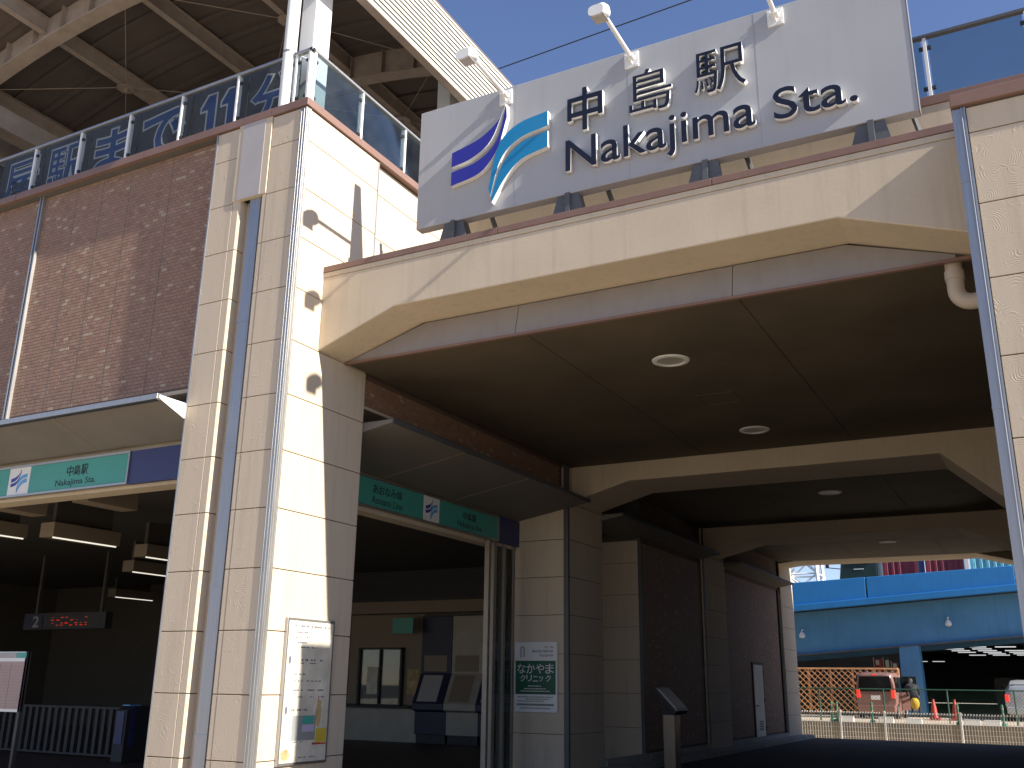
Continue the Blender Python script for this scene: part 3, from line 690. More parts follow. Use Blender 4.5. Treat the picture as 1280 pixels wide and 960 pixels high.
for a, b, c_ in ((14.80, 14.88, -8.40), (15.02, 15.12, -8.42), (15.42, 15.50, -8.44), (15.80, 15.88, -8.46)): box('post', 'bronze', df, c_ - .09, c_, a, b, .03, 3.92, .004)
box('glass_leaf', 'wglass', df, -8.49, -8.475, 15.12, 15.80, .1, 3.86)

# ================================================================ FIXTURES IN THE PASSAGE
dl = thing('downlight', (-3.70, 10.98, 5.365), 'round recessed ceiling downlight nearest the front of the passage', 'light', 'passage downlights')
m = MB(); n = 32
def ringz(r, z): return [(-3.70 + r * math.cos(k * 2 * math.pi / n), 10.98 + r * math.sin(k * 2 * math.pi / n), z) for k in range(n)]
m.loft([ringz(.165, 5.357), ringz(.175, 5.345), ringz(.225, 5.35), ringz(.235, 5.364)], cap=False); m.build('trim_ring', 'wmetal', dl, smooth=True)
m = MB(); m.loft([ringz(.165, 5.357), ringz(.14, 5.361), ringz(.05, 5.363)], cap=False); m.add(ringz(.05, 5.363), [tuple(range(n))]); m.build('reflector', 'lens', dl, smooth=True)
for loc, l in (((-3.66, 14.79, 5.365), 'round recessed ceiling downlight just before the second beam'), ((-3.6, 20.5, 5.365), 'dark round ceiling downlight in the middle bay of the passage'), ((-3.6, 28.6, 5.40), 'round ceiling downlight in the farthest bay of the passage')): copy_tree(dl, loc, l)
el = thing('drain_elbow', (-.34, 9.43, 5.2), 'ivory plastic drain elbow under the beam haunch beside the right pillar', 'pipe')
arc = [(-.355 + .13 - .13 * math.cos(a), 9.43, 5.10 - .13 * math.sin(a)) for a in [k * math.pi / 16 for k in range(9)]]
MB().tube([(-.355, 9.43, 5.38), (-.355, 9.43, 5.10)] + arc[1:] + [(-.09, 9.43, 4.97)], .078, 18).build('pipe', 'pvc', el, smooth=True)
MB().tube([(-.355, 9.43, 5.20), (-.355, 9.43, 5.29)], .088, 18).tube([(-.19, 9.43, 4.97), (-.13, 9.43, 4.97)], .086, 18).build('socket_collar', 'pvc', el, smooth=True)
nb = thing('notice_board', (-7.43, 8.98, .63), 'sun faded notice board with stained poster on the sunlit pillar side', 'notice board')
box('frame', 'alu', nb, -7.437, -7.402, 8.565, 9.40, .63, 2.18, .006)
box('poster', 'paper', nb, -7.4015, -7.3995, 8.595, 9.37, .66, 2.15)
rnd = random.Random(3); m = MB()
def dashes(m, x, y0, y1, z, h, sx=.006, gap=.35):
    y = y0
    while y < y1:
        w_ = rnd.uniform(.008, .03)
        if rnd.random() > gap: m.box(x, x + .001, y, min(y + w_, y1), z, z + h)
        y += w_ + sx
for y0, y1, z, h in ((8.69, 9.30, 2.085, .022), (8.72, 9.0, 2.02, .016), (8.72, 9.05, 1.965, .016), (8.72, 8.95, 1.91, .014), (8.72, 9.1, 1.86, .014), (8.72, 9.25, 1.72, .022), (8.74, 9.1, 1.69, .012), (8.72, 8.92, 1.57, .016), (8.74, 9.2, 1.5, .012),
                     (8.74, 8.9, 1.40, .016), (8.98, 9.1, 1.40, .016), (9.16, 9.28, 1.40, .016), (8.74, 8.9, 1.33, .014), (9.0, 9.1, 1.33, .014), (9.16, 9.28, 1.33, .014), (8.72, 9.0, 1.19, .02), (8.74, 8.95, .86, .012), (9.12, 9.26, .84, .014), (8.9, 9.2, .70, .012)): dashes(m, -7.3993, y0, y1, z, h)
for z in (1.715, 1.185): m.prism([(8.645 + .024 * math.cos(k * .5236), z + .012 + .045 * math.sin(k * .5236)) for k in range(12)], 0, -7.3993, -7.3983)
m.build('printed_lines', 'fadeink', nb)['kind'] = 'stuff'
MB().box(-7.3993, -7.3985, 8.76, 9.16, .88, 1.14).build('map_print', 'greyink', nb)
MB().box(-7.3985, -7.398, 8.93, 9.11, 1.05, 1.135).build('map_print', 'teal', nb); MB().box(-7.3985, -7.398, 8.93, 9.14, .97, 1.045).build('map_print', 'lilac', nb)
MB().box(-7.3985, -7.398, 9.17, 9.36, .85, 1.0).build('map_print', 'yellow', nb); MB().box(-7.3985, -7.398, 9.12, 9.36, .828, .845).build('map_print', 'red', nb)
def blot(parent, name, mat, x, cy, cz, ry, rz, seed):
    r_ = random.Random(seed); MB().prism([(cy + ry * math.cos(k * .2618) * r_.uniform(.75, 1.1), cz + rz * math.sin(k * .2618) * r_.uniform(.75, 1.1)) for k in range(24)], 0, x, x + .0004).build(name, mat, parent)
blot(nb, 'water_stain', 'stain', -7.3991, 9.20, 1.17, .05, .17, 4); blot(nb, 'water_stain', 'stain', -7.3991, 8.68, .74, .08, .06, 6)
cs = thing('clinic_sign', (-8.06, 15.97, 1.04), 'white and green clinic sign plate on the tan pillar in the passage', 'sign')
box('plate', 'white', cs, -8.485, -7.635, 15.935, 15.975, 1.035, 2.235, .02)
box('green_field', 'green', cs, -8.455, -7.665, 15.931, 15.936, 1.34, 1.905)
for k, ch in enumerate('なかやま'): letters(ch, -8.42 + k * .185, -8.42 + k * .185 + .165, 1.69, 1.855, 15.931, FRONT, ['white'], cs, .002, .004)
for k, ch in enumerate('クリニック'): letters(ch, -8.36 + k * .125, -8.36 + k * .125 + (.105 if ch != 'ッ' else .08), 1.555, 1.665 if ch not in 'ニッ' else 1.645, 15.931, FRONT, ['white'], cs, .002, .004)
letters('内  科', -7.88, -7.71, 2.115, 2.16, 15.936, FRONT, ['black'], cs, .002); letters('糖尿病代謝内科', -8.13, -7.71, 2.045, 2.09, 15.936, FRONT, ['black'], cs, .002); letters('内分泌内科', -7.98, -7.71, 1.975, 2.02, 15.936, FRONT, ['black'], cs, .002)
m = MB()
for z, a, b in ((1.285, -8.42, -7.72), (1.25, -8.25, -7.8), (1.215, -8.42, -7.9), (1.10, -8.35, -7.76)):
    x = a
    while x < b: w_ = rnd.uniform(.015, .04); m.box(x, min(x + w_, b), 15.933, 15.936, z, z + .02); x += w_ + .01
m.box(-8.43, -7.70, 15.932, 15.936, 1.15, 1.185)
m.prism([(-8.36, 1.96), (-8.34, 1.96), (-8.34, 2.12), (-8.32, 2.135), (-8.30, 2.12), (-8.30, 1.97), (-8.28, 1.97), (-8.28, 2.13), (-8.31, 2.155), (-8.345, 2.15), (-8.36, 2.13)], 1, 15.932, 15.936)
m.build('small_print', 'greyink', cs)
m = MB()
for z, a, b in ((1.47, -8.2, -7.95), (1.425, -8.28, -7.85), (1.385, -8.35, -7.78)):
    x = a
    while x < b: w_ = rnd.uniform(.015, .04); m.box(x, min(x + w_, b), 15.929, 15.932, z, z + .016); x += w_ + .012
m.build('small_print', 'white', cs)
kk = thing('information_kiosk', (-6.45, 18.2, 0), 'steel pedestal with slanted information panel standing by the passage wall', 'kiosk')
box('pedestal', 'steel', kk, -6.50, -6.28, 18.08, 18.40, -.006, 1.12, .006)
MB().prism([(-6.62, 1.42), (-6.56, 1.48), (-6.16, 1.07), (-6.22, 1.01)], 1, 17.90, 18.56).build('head', 'dark', kk, .006)
MB().prism([(-6.555, 1.482), (-6.155, 1.072), (-6.148, 1.079), (-6.548, 1.489)], 1, 17.89, 18.57).build('panel_frame', 'alu', kk)
MB().prism([(-6.515, 1.456), (-6.185, 1.118), (-6.178, 1.125), (-6.508, 1.463)], 1, 17.94, 18.52).build('map_panel', 'screen', kk)
MB().prism([(-6.50, 1.0), (-6.28, 1.0), (-6.28, 1.14), (-6.50, 1.34)], 1, 18.07, 18.41).build('neck', 'dark', kk)
sd = thing('service_door', (-7.5, 28.9, 0), 'narrow pale grey steel service door in the dark brick wall', 'door')
box('leaf', 'wmetal', sd, -7.53, -7.475, 28.38, 29.40, .06, 2.13, .004)
m = MB(); m.box(-7.53, -7.47, 28.31, 28.375, .06, 2.19); m.box(-7.53, -7.47, 29.405, 29.47, .06, 2.19); m.box(-7.53, -7.47, 28.375, 29.405, 2.135, 2.19); m.build('frame', 'dark', sd)
box('handle', 'steel', sd, -7.475, -7.43, 28.48, 28.62, 1.0, 1.04)
for k in range(6): box('louvre', 'dark', sd, -7.478, -7.47, 28.75, 29.15, .36 + k * .045, .385 + k * .045)
for z in (.35, 1.1, 1.85): box('hinge', 'dark', sd, -7.475, -7.45, 29.39, 29.43, z, z + .12)

# ================================================================ CONCOURSE CONTENTS
def trough(x, y0, y1, z, label, lit=True, h=.24):
    t_ = thing('light_trough', (x, y0, z), label, 'light', 'ceiling light troughs in the concourse')
    box('housing', 'inbox', t_, x - .17, x + .17, y0, y1, z, z + h, .004); box('hanger', 'inceil', t_, x - .04, x + .04, y0 + .1, y1 - .1, z + h, 4.42)
    if lit: MB().tube([(x + .12, y0 + .04, z - .010), (x + .12, y1 - .04, z - .010)], .013, 8).build('tube', 'tube', t_)
    return t_
TL = [(-12.15, 9.35, 10.25, 3.95, False, 'unlit beige ceiling trough nearest the street entrance'), (-13.9, 8.95, 10.0, 3.95, False, 'unlit beige ceiling trough cut by the left picture edge'),
      (-14.35, 10.5, 11.85, 3.72, True, 'lit ceiling trough in the middle of the concourse, longest bright tube'), (-16.2, 10.4, 11.35, 3.9, True, 'lit ceiling trough cut by the left picture edge'),
      (-15.2, 13.2, 14.4, 3.75, True, 'lit ceiling trough close to the pillar edge, upper one'), (-17.6, 15.0, 16.4, 3.75, True, 'lit ceiling trough close to the pillar edge, lower one'),
      (-21.2, 19.5, 20.9, 3.85, True, 'small distant lit trough beside the pillar edge'), (-23.0, 12.0, 13.4, 3.75, True, 'small distant lit trough left of the departure board'), (-24.6, 20.5, 22.0, 3.85, True, 'small lit trough deep in the concourse, lowest one')]
for x, a, b, z, lit, l in TL: trough(x, a, b, z, l, lit)
db = thing('departure_board', (-20.8, 16, 2.6), 'dark hanging departure board with figure 2 and red display text', 'sign')
box('case', 'dark', db, -22.2, -19.3, 16.0, 16.2, 2.62, 3.0); box('number_panel', 'dnavy', db, -22.18, -21.5, 15.985, 16.0, 2.64, 2.98)
letters('2', -21.85, -21.62, 2.67, 2.94, 15.984, FRONT, ['greyink'], db, .003, .02)
for x in (-21.9, -19.6): box('hanger', 'inceil', db, x, x + .07, 16.05, 16.12, 3.0, 4.42)
m = MB(); x = -21.2
while x < -19.9:
    for _ in range(3):
        z = rnd.choice((2.70, 2.75, 2.82, 2.88)); m.box(x + rnd.uniform(0, .06), x + rnd.uniform(.07, .13), 15.99, 15.998, z, z + .02)
    x += .17
m.build('led_text', 'led', db)
gt = thing('barrier_railing', (-17.5, 14, .03), 'row of grey upright bars of the barrier fence inside the concourse', 'fence')
box('top_rail', 'bar', gt, -20.5, -15.6, 13.98, 14.04, .93, .97)
for k in range(24): box('bar', 'bar', gt, -20.4 + k * .2, -20.31 + k * .2, 13.985, 14.035, .1, .93)
box('bottom_rail', 'bar', gt, -20.5, -15.6, 13.98, 14.04, .06, .1)
tg = thing('ticket_gate', (-15.6, 14.2, .03), 'dark blue ticket gate cabinet beside the barrier fence', 'ticket gate')
MB().prism([(13.4, .03), (15.0, .03), (15.0, .95), (14.8, 1.02), (13.6, 1.02), (13.4, .95)], 0, -15.55, -15.25).build('cabinet', 'dark', tg, .02)
box('side_panel', 'navy', tg, -15.25, -15.24, 13.5, 13.6, .3, .98); box('reader', 'lblue', tg, -15.5, -15.3, 13.5, 13.75, 1.02, 1.04); box('front_panel', 'navy', tg, -15.5, -15.3, 13.385, 13.4, .35, .92)
ib = thing('timetable_board', (-13.3, 9.5, .03), 'free standing timetable board with pink sheet at the left picture edge', 'notice board')
box('board', 'white', ib, -14.1, -12.975, 9.5, 9.54, 1.03, 1.86, .006); box('header', 'teal', ib, -13.22, -13.0, 9.494, 9.5, 1.77, 1.845); box('header', 'gpanel', ib, -14.08, -13.23, 9.494, 9.5, 1.77, 1.845)
box('sheet', 'pink', ib, -14.05, -13.02, 9.494, 9.5, 1.07, 1.72)
m = MB()
for k in range(14): m.box(-14.04, -13.03, 9.4915, 9.494, 1.10 + k * .042, 1.104 + k * .042)
for x in (-13.95, -13.55, -13.3): m.box(x, x + .006, 9.4915, 9.494, 1.08, 1.70)
m.build('ruled_lines', 'greyink', ib)
for x in (-14.08, -13.03): box('leg', 'bar', ib, x, x + .055, 9.5, 9.56, .03, 1.86, .004)
tw = thing('ticket_window', (-16, 22.2, .03), 'service counter window with metal shutter frame beyond the side entrance', 'window')
box('glass', 'wglass', tw, -16.75, -15.42, 22.50, 22.52, .95, 2.36); box('blind', 'inbox', tw, -16.75, -15.42, 22.545, 22.56, .95, 2.36)
m = MB()
for e in ((-16.8, -16.74, .92, 2.4), (-15.42, -15.36, .92, 2.4), (-16.8, -15.36, 2.36, 2.41), (-16.1, -16.06, .95, 2.36)): m.box(e[0], e[1], 22.44, 22.6, e[2], e[3])
m.build('frame', 'bar', tw); box('counter', 'dark', tw, -17.2, -14.9, 22.2, 22.6, .86, .92, .01); box('wall_panel', 'inbox', tw, -17.2, -14.78, 22.585, 22.599, .95, 3.28); box('front', 'ivory', tw, -17.2, -14.7, 22.42, 22.6, .03, .86)
box('poster', 'paper', tw, -16.5, -16.15, 22.48, 22.495, 1.2, 1.9)
def machine(x, lab, face):
    t_ = thing('ticket_machine', (x, 22.2, .03), lab, 'ticket machine', 'ticket machines')
    MB().prism([(22.6, .25), (22.6, 3.2), (22.42, 3.2), (22.42, 1.75), (22.05, 1.0), (22.05, .85), (22.2, .8), (22.2, .25)], 0, x, x + .94).build('cabinet', face, t_, .01)
    box('base', 'dark', t_, x + .03, x + .91, 22.25, 22.6, .03, .25)
    MB().prism([(22.40, 1.70), (22.08, 1.05), (22.075, 1.055), (22.395, 1.705)], 0, x + .12, x + .72).build('panel', 'gpanel' if face == 'dnavy' else 'inbox', t_)
    box('notice', 'inbox', t_, x + .1, x + .8, 22.41, 22.42, 1.8, 2.2)
for k, (x, f_) in enumerate(((-14.72, 'dnavy'), (-13.77, 'ivory'), (-12.82, 'dnavy'), (-11.87, 'ivory'))):
    machine(x, ['tall navy ticket machine nearest the service window', 'beige ticket machine between two navy ones', 'navy ticket machine second from the door posts', 'beige ticket machine partly hidden by the door posts'][k], f_)
hs = thing('hanging_sign', (-15.6, 22.1, 2.7), 'small dark teal hanging sign above the service window', 'sign')
box('panel', 'teal', hs, -15.4, -14.75, 22.0, 22.04, 2.75, 3.15); box('bracket', 'dark', hs, -15.1, -15.05, 22.04, 22.5, 2.95, 3.0)
pb = thing('poster_board', (-15.0, 22.58, 1.2), 'orange poster on the wall between window and machines', 'poster')
box('sheet', 'stain', pb, -15.25, -14.88, 22.570, 22.581, 1.2, 1.85)
cc_ = thing('ceiling_camera', (-14.2, 15.5, 4.1), 'small pale box hanging from the concourse ceiling beyond the band sign', 'camera')
box('body', 'wmetal', cc_, -12.30, -12.15, 15.4, 15.55, 3.72, 3.98, .02); box('stem', 'wmetal', cc_, -12.25, -12.2, 15.45, 15.5, 3.98, 4.42)

# ================================================================ BEYOND THE PASSAGE
wf = thing('mesh_fence', (-4, 35, -.23), 'low white mesh fence with posts at the end of the passage', 'fence')
for x in (-9.3, -7.8, -6.42, -5.04, -2.78, -.48, 1.8, 4.1): box('post', 'white', wf, x - .03, x + .03, 34.97, 35.03, -.23, .84, .004)
m = MB()
x = -11.5
while x < 4.4: m.box(x - .008, x + .008, 34.99, 35.004, -.1, .80); x += .085
for z in (.02, .17, .32, .47, .62, .75): m.box(-11.5, 4.4, 35.004, 35.018, z - .006, z + .006)
x = -11.5
while x < 4.4: m.box(x, x + .035, 34.975, 35.03, .76, .80); x += .085
o = m.build('wire_mesh', 'white', wf); o['kind'] = 'stuff'
gf = thing('chain_link_fence', (-4, 38.5, .40), 'dark green chain link fence at the edge of the parking lot', 'fence')
m = MB().tube([(-12, 38.5, 1.52), (6, 38.5, 1.52)], .025, 6); m.build('top_rail', 'grn', gf)
for x in (-11.4, -9.5, -7.75, -5.5, -3.4, -1.3, .8): MB().tube([(x, 38.5, .40), (x, 38.5, 1.52)], .03, 6).build('post', 'grn', gf)
m = MB()
for k in range(150):
    x = -12 + k * .12
    for s in (1, -1):
        a = (x, 38.5, .5); b = (x + s * 1.0, 38.5, 1.5)
        dx = .004; m.add([(a[0] - dx, 38.5, a[2]), (a[0] + dx, 38.5, a[2]), (b[0] + dx, 38.5, b[2]), (b[0] - dx, 38.5, b[2]), (a[0], 38.506, a[2]), (b[0], 38.506, b[2])], [(0, 1, 2, 3), (1, 4, 5, 2), (4, 0, 3, 5)])
o = m.build('wire_mesh', 'grn', gf); o['kind'] = 'stuff'
for k, (x, y) in enumerate(((-6.6, 37.1), (-5.3, 37.1), (-4.4, 37.1), (-2.6, 37.1), (-2.0, 37.1), (-.7, 37.1))):
    o = MB().prism([(y - .07, .40), (y + .07, .40), (y + .05, .59), (y - .05, .59)], 0, x - .25, x + .25).build('wheel_stop', 'white', None, .01)
    tag(o, ['white concrete wheel stop in front of the van, leftmost', 'white wheel stop behind the van wheel', 'white wheel stop just right of the van', 'white wheel stop left of the right green post', 'white wheel stop between the cones and silver car', 'white wheel stop nearest the silver car'][k], 'wheel stop', 'wheel stops on the lot edge')
dproto = None
for x, l in ((-7.1, 'green and white marker post, left one of the close pair'), (-6.92, 'green and white marker post, right one of the close pair'), (-5.75, 'green and white marker post in front of the van'), (-3.02, 'green and white marker post beside the second cone'), (-1.67, 'green and white marker post in front of the silver car')):
    if dproto is None:
        dproto = thing('marker_post', (x, 37.2, .40), l, 'marker post', 'green marker posts along the lot')
        MB().tube([(x, 37.2, .5), (x, 37.2, 1.05), (x, 37.2, 1.08)], [.04, .04, .02], 10).build('post', 'grnp', dproto); MB().tube([(x, 37.2, .40), (x, 37.2, .5)], .09, 10).build('base', 'grnp', dproto)
        for z in (.75, .92): MB().tube([(x, 37.2, z), (x, 37.2, z + .07)], .042, 10).build('band', 'concrete', dproto)
    else: copy_tree(dproto, (x, 37.2, .40), l)
cp = None
for x, y, l in ((-4.28, 42.5, 'orange red traffic cone right of the van'), (-3.55, 42.8, 'darker traffic cone standing behind the green marker post')):
    if cp is None:
        cp = thing('traffic_cone', (x, y, .40), l, 'cone', 'traffic cones on the lot')
        MB().tube([(x, y, .49), (x, y, 1.17)], [.15, .035], 14).build('cone', 'red', cp, smooth=True); box('base', 'red', cp, x - .19, x + .19, y - .19, y + .19, .40, .495); MB().tube([(x, y, .82), (x, y, .95)], [.103, .08], 14).build('band', 'red', cp)
    else: copy_tree(cp, (x, y, .40), l)
# lattice screen
lf = thing('lattice_screen', (-8, 46, .47), 'orange brown wooden lattice screen behind the van', 'fence')
for k in range(6): box('post', 'wood', lf, -10.6 + k * .94 - .04, -10.6 + k * .94 + .04, 46, 46.08, .47, 2.36)
m = MB(); x0, x1, z0, z1 = -10.6, -5.9, .5, 2.33
for s in (1, -1):
    k = x0 - 2 if s > 0 else x0
    while k < (x1 if s > 0 else x1 + 2):
        pts = []
        for t_ in (0, 1.83):
            pts.append((k + s * t_, z0 + t_))
        (ax_, az), (bx2, bz) = pts
        def clipx(ax_, az, bx2, bz):
            out = []
            for (px, pz, qx, qz) in ((ax_, az, bx2, bz), (bx2, bz, ax_, az)):
                if px < x0: u_ = (x0 - px) / (qx - px); px, pz = x0, pz + (qz - pz) * u_
                elif px > x1: u_ = (x1 - px) / (qx - px); px, pz = x1, pz + (qz - pz) * u_
                out.append((px, pz))
            return out
        if not (max(ax_, bx2) < x0 or min(ax_, bx2) > x1):
            (ax_, az), (bx2, bz) = clipx(ax_, az, bx2, bz); y_ = 45.985 if s > 0 else 45.970; h_ = .025
            m.prism([(ax_ - h_, az), (ax_ + h_, az), (bx2 + h_, bz), (bx2 - h_, bz)], 1, y_, y_ + .013)
        k += .26
o = m.build('lattice_slats', 'wood', lf); o['kind'] = 'stuff'
box('top_rail', 'wood', lf, -10.6, -5.9, 45.96, 46.08, 2.33, 2.40)
# cars
def carbody(st, n_side=6):
    m = MB(); rings = []
    for (y, zb0, zbelt, zt_, wb_, wm, wt) in st:
        h1 = [(wb_ * .93, zb0), (wb_, zb0 + .08), (wm, zb0 + (zbelt - zb0) * .55), (wm * .985, zbelt), ((wm * .6 + wt * .4), zbelt + (zt_ - zbelt) * .5), (wt, zt_ - .10), (wt * .93, zt_ - .03), (wt * .6, zt_)]
        rings.append([(x, y, z) for x, z in h1] + [(-x, y, z) for x, z in reversed(h1)])
    m.loft(rings); return m
def car(name, cx, cy, zg, st, paint, label, rear):
    t_ = thing(name, (cx, cy, zg), label, 'car')
    def sh(o): o.location = (0, 0, 0); return o
    def mv(m): m.v = [(x + cx, y + cy, z + zg) for x, y, z in m.v]; return m
    mv(carbody(st)).build('body', paint, t_, 0, True)
    for s in (-1, 1):
        for yy in (rear['wy'] + 0, rear['wy'] + rear['wb']):
            w_ = rear['w'] * s
            wh = mv(MB().tube([(w_ - s * .16, yy, .29), (w_ + s * .01, yy, .29)], .29, 20)).build('wheel', 'tyre', t_, smooth=True)
            mv(MB().tube([(w_ - s * .02, yy, .29), (w_ + s * .018, yy, .29)], .18, 16)).build('rim', 'silver', wh)
    y0 = st[0][0]
    g = rear
    mv(MB().prism([(-g['gw'] - .03, g['g0']), (g['gw'] + .03, g['g0']), (g['gw'] - .05, g['g1']), (-g['gw'] + .05, g['g1'])], 1, g['gy'] - .035, g['gy'] + .12)).build('rear_window', 'cglass', t_, .01)
    for s in (-1, 1):
        mv(MB().box(min(s * (g['w'] - .02), s * (g['w'] - .16)), max(s * (g['w'] - .02), s * (g['w'] - .16)), y0 - .035, y0 + .12, g['t0'], g['t1'])).build('tail_lamp', 'lamp', t_, .015)
        for a, b in g['side']:
            mv(MB().prism([(a, g['g0'] - .02), (b, g['g0'] - .02), (b - .04, g['g1'] - .02), (a + .06, g['g1'] - .02)], 0, s * (g['w'] - .07), s * (g['w'] - .005))).build('side_window', 'cglass', t_)
    mv(MB().box(-g['w'] + .04, g['w'] - .04, y0 - .07, y0 + .1, .28, .52)).build('bumper', paint, t_, .03)
    mv(MB().box(-.17, .17, y0 - .08, y0 - .06, g['pz'], g['pz'] + .16)).build('number_plate', 'white', t_)
    return t_, mv
VAN = [(0, .32, .95, 1.64, .68, .735, .62), (.06, .22, .95, 1.72, .71, .74, .64), (.5, .2, .95, 1.76, .72, .745, .66), (1.8, .2, .95, 1.77, .72, .745, .66), (2.35, .2, .95, 1.70, .72, .74, .64), (2.85, .2, .94, 1.10, .71, .735, .62), (3.3, .22, .88, .98, .70, .72, .6), (3.42, .32, .7, .86, .62, .66, .5)]
van, mv = car('parked_van', -6.33, 42.2, .40, VAN, 'van', 'rose brown boxy minivan with its right front door open in the lot', dict(wy=.55, wb=2.35, w=.74, gw=.62, g0=1.02, g1=1.60, gy=.02, t0=.78, t1=1.12, side=((.25, 1.0), (1.08, 1.9)), pz=.72))
mv(MB().box(-.09, .09, .0, .05, 1.63, 1.68)).build('high_brake_lamp', 'lamp', van)
mv(MB().prism([(.74, 1.55), (1.40, 1.75), (1.42, 1.71), (.76, 1.51)], 2, .32, 1.0)).build('open_door', 'van', van, .01)
mv(MB().prism([(.76, 1.55), (1.34, 1.73), (1.35, 1.70), (.77, 1.52)], 2, 1.0, 1.62)).build('open_door_window', 'cglass', van)
CAR = [(0, .34, .85, 1.02, .7, .80, .70), (.08, .24, .9, 1.28, .76, .83, .66), (.45, .2, .92, 1.48, .78, .845, .64), (1.5, .2, .92, 1.54, .78, .845, .64), (2.3, .2, .92, 1.42, .78, .845, .62), (3.0, .2, .9, 1.0, .78, .84, .66), (3.7, .22, .8, .9, .74, .8, .6), (3.9, .34, .66, .76, .64, .7, .5)]
car('parked_hatchback', -1.0, 43.6, .40, CAR, 'silver', 'silver hatchback at the right edge behind the fence', dict(wy=.65, wb=2.5, w=.83, gw=.6, g0=.98, g1=1.36, gy=.20, t0=.72, t1=.98, side=((.5, 1.3), (1.38, 2.2)), pz=.62))
# person bending at the van door
def person():
    t_ = thing('person', (-5.05, 43.0, .47), 'person in dark jacket bending into the open van door', 'person')
    J = {'pel': (-5.0, 43.0, 1.32), 'ch': (-5.12, 43.35, 1.62), 'nk': (-5.17, 43.50, 1.72), 'hd': (-5.19, 43.62, 1.80), 'ht': (-5.2, 43.70, 1.88),
         'hl': (-5.09, 43.0, 1.29), 'kl': (-5.11, 43.1, .92), 'al': (-5.10, 42.98, .55), 'tl': (-5.12, 43.15, .50), 'hr': (-4.91, 43.0, 1.29), 'kr': (-4.86, 43.14, .92), 'ar': (-4.85, 43.0, .55), 'tr': (-4.86, 43.17, .50),
         'sl': (-5.30, 43.38, 1.63), 'el': (-5.34, 43.60, 1.42), 'wl': (-5.32, 43.78, 1.30), 'fl': (-5.31, 43.86, 1.26), 'sr': (-4.95, 43.40, 1.65), 'er': (-4.88, 43.62, 1.45), 'wr': (-4.92, 43.82, 1.33), 'fr': (-4.93, 43.90, 1.29)}
    E = ['pel-ch', 'ch-nk', 'nk-hd', 'hd-ht', 'pel-hl', 'hl-kl', 'kl-al', 'al-tl', 'pel-hr', 'hr-kr', 'kr-ar', 'ar-tr', 'ch-sl', 'sl-el', 'el-wl', 'wl-fl', 'ch-sr', 'sr-er', 'er-wr', 'wr-fr']
    rad = dict(pel=.15, ch=.17, nk=.06, hd=.10, ht=.07, hl=.10, kl=.07, al=.05, tl=.04, hr=.10, kr=.07, ar=.05, tr=.04, sl=.08, el=.055, wl=.04, fl=.035, sr=.08, er=.055, wr=.04, fr=.035)
    ks = list(J); me = bpy.data.meshes.new('body'); me.from_pydata([J[k] for k in ks], [tuple(ks.index(x) for x in e.split('-')) for e in E], [])
    o = bpy.data.objects.new('body', me); COL.objects.link(o)
    o.modifiers.new('skin', 'SKIN'); s = o.modifiers.new('sub', 'SUBSURF'); s.levels = 1; s.render_levels = 2
    for i, k in enumerate(ks): me.skin_vertices[0].data[i].radius = (rad[k], rad[k]); me.skin_vertices[0].data[i].use_root = k == 'pel'
    me.materials.append(M['cloth']); adopt(o, t_)
    m = MB(); c = Vector(J['hd'])
    for i in range(1): m.loft([[(c.x + r_ * math.cos(a * .628), c.y + .04 + yy, c.z + .05 + r_ * math.sin(a * .628)) for a in range(10)] for yy, r_ in ((-.08, .05), (-.03, .11), (.04, .12), (.10, .09), (.13, .03))])
    m.build('hair', 'hair', t_, smooth=True)
person()
yb = thing('yellow_bag', (-4.98, 42.8, .9), 'bright yellow bag held low beside the open van door', 'bag')
m = MB(); rg = []
for z, r_ in ((.80, .09), (.88, .15), (1.02, .17), (1.14, .14), (1.20, .07)): rg.append([(-4.98 + r_ * math.cos(a * .5236) * (1 + .06 * math.sin(a * 3)), 42.78 + r_ * .6 * math.sin(a * .5236), z) for a in range(12)])
m.loft(rg); m.build('sack', 'yellow', yb, smooth=True); MB().tube([(-5.05, 42.78, 1.19), (-4.98, 42.82, 1.32), (-4.91, 42.78, 1.19)], .02, 6).build('strap', 'cloth', yb)
# overpass
ov = thing('overpass', (-5, 46, 0), 'blue elevated road with pale blue girder crossing behind the lot', 'bridge')
zt_ = lambda x: 6.13 + .0435 * (x + 10); zl = lambda x: 4.98 + .070 * (x + 10); zg = lambda x: 2.99 + .0815 * (x + 10)
xs = [-24, -18, -12.9, -6.88, -.92, 5, 11, 17]
for a, b in zip(xs, xs[1:]): MB().prism([(a + .03, zl(a) + .12), (b - .03, zl(b) + .12), (b - .03, zt_(b)), (a + .03, zt_(a))], 1, 46.0, 46.2).build('parapet_panel', 'bluep', ov, .02)
MB().prism([(-24, zl(-24) - .13), (17, zl(17) - .13), (17, zl(17) + .14), (-24, zl(-24) + .14)], 1, 45.85, 46.25).build('deck_edge', 'bluep', ov, .02)
MB().prism([(-24, zl(-24) + .02), (17, zl(17) + .02), (17, zl(17) + .10), (-24, zl(-24) + .10)], 1, 46.25, 55).build('deck', 'concrete', ov)
MB().prism([(-24, zg(-24)), (17, zg(17)), (17, zl(17) - .13), (-24, zl(-24) - .13)], 1, 46.9, 47.1).build('girder', 'bluel', ov)
MB().prism([(-24, zg(-24) - .05), (17, zg(17) - .05), (17, zg(17)), (-24, zg(-24))], 1, 46.7, 47.3).build('girder_flange', 'legsteel', ov)
MB().prism([(-5.92, .45), (-4.98, .45), (-5.06, zg(-5.5)), (-5.86, zg(-5.5))], 1, 46.75, 47.6).build('pier', 'bluel', ov, .02)
MB().prism([(-24, zg(-24)), (17, zg(17)), (17, zl(17) - .13), (-24, zl(-24) - .13)], 1, 53.6, 53.8).build('girder', 'bluel', ov)
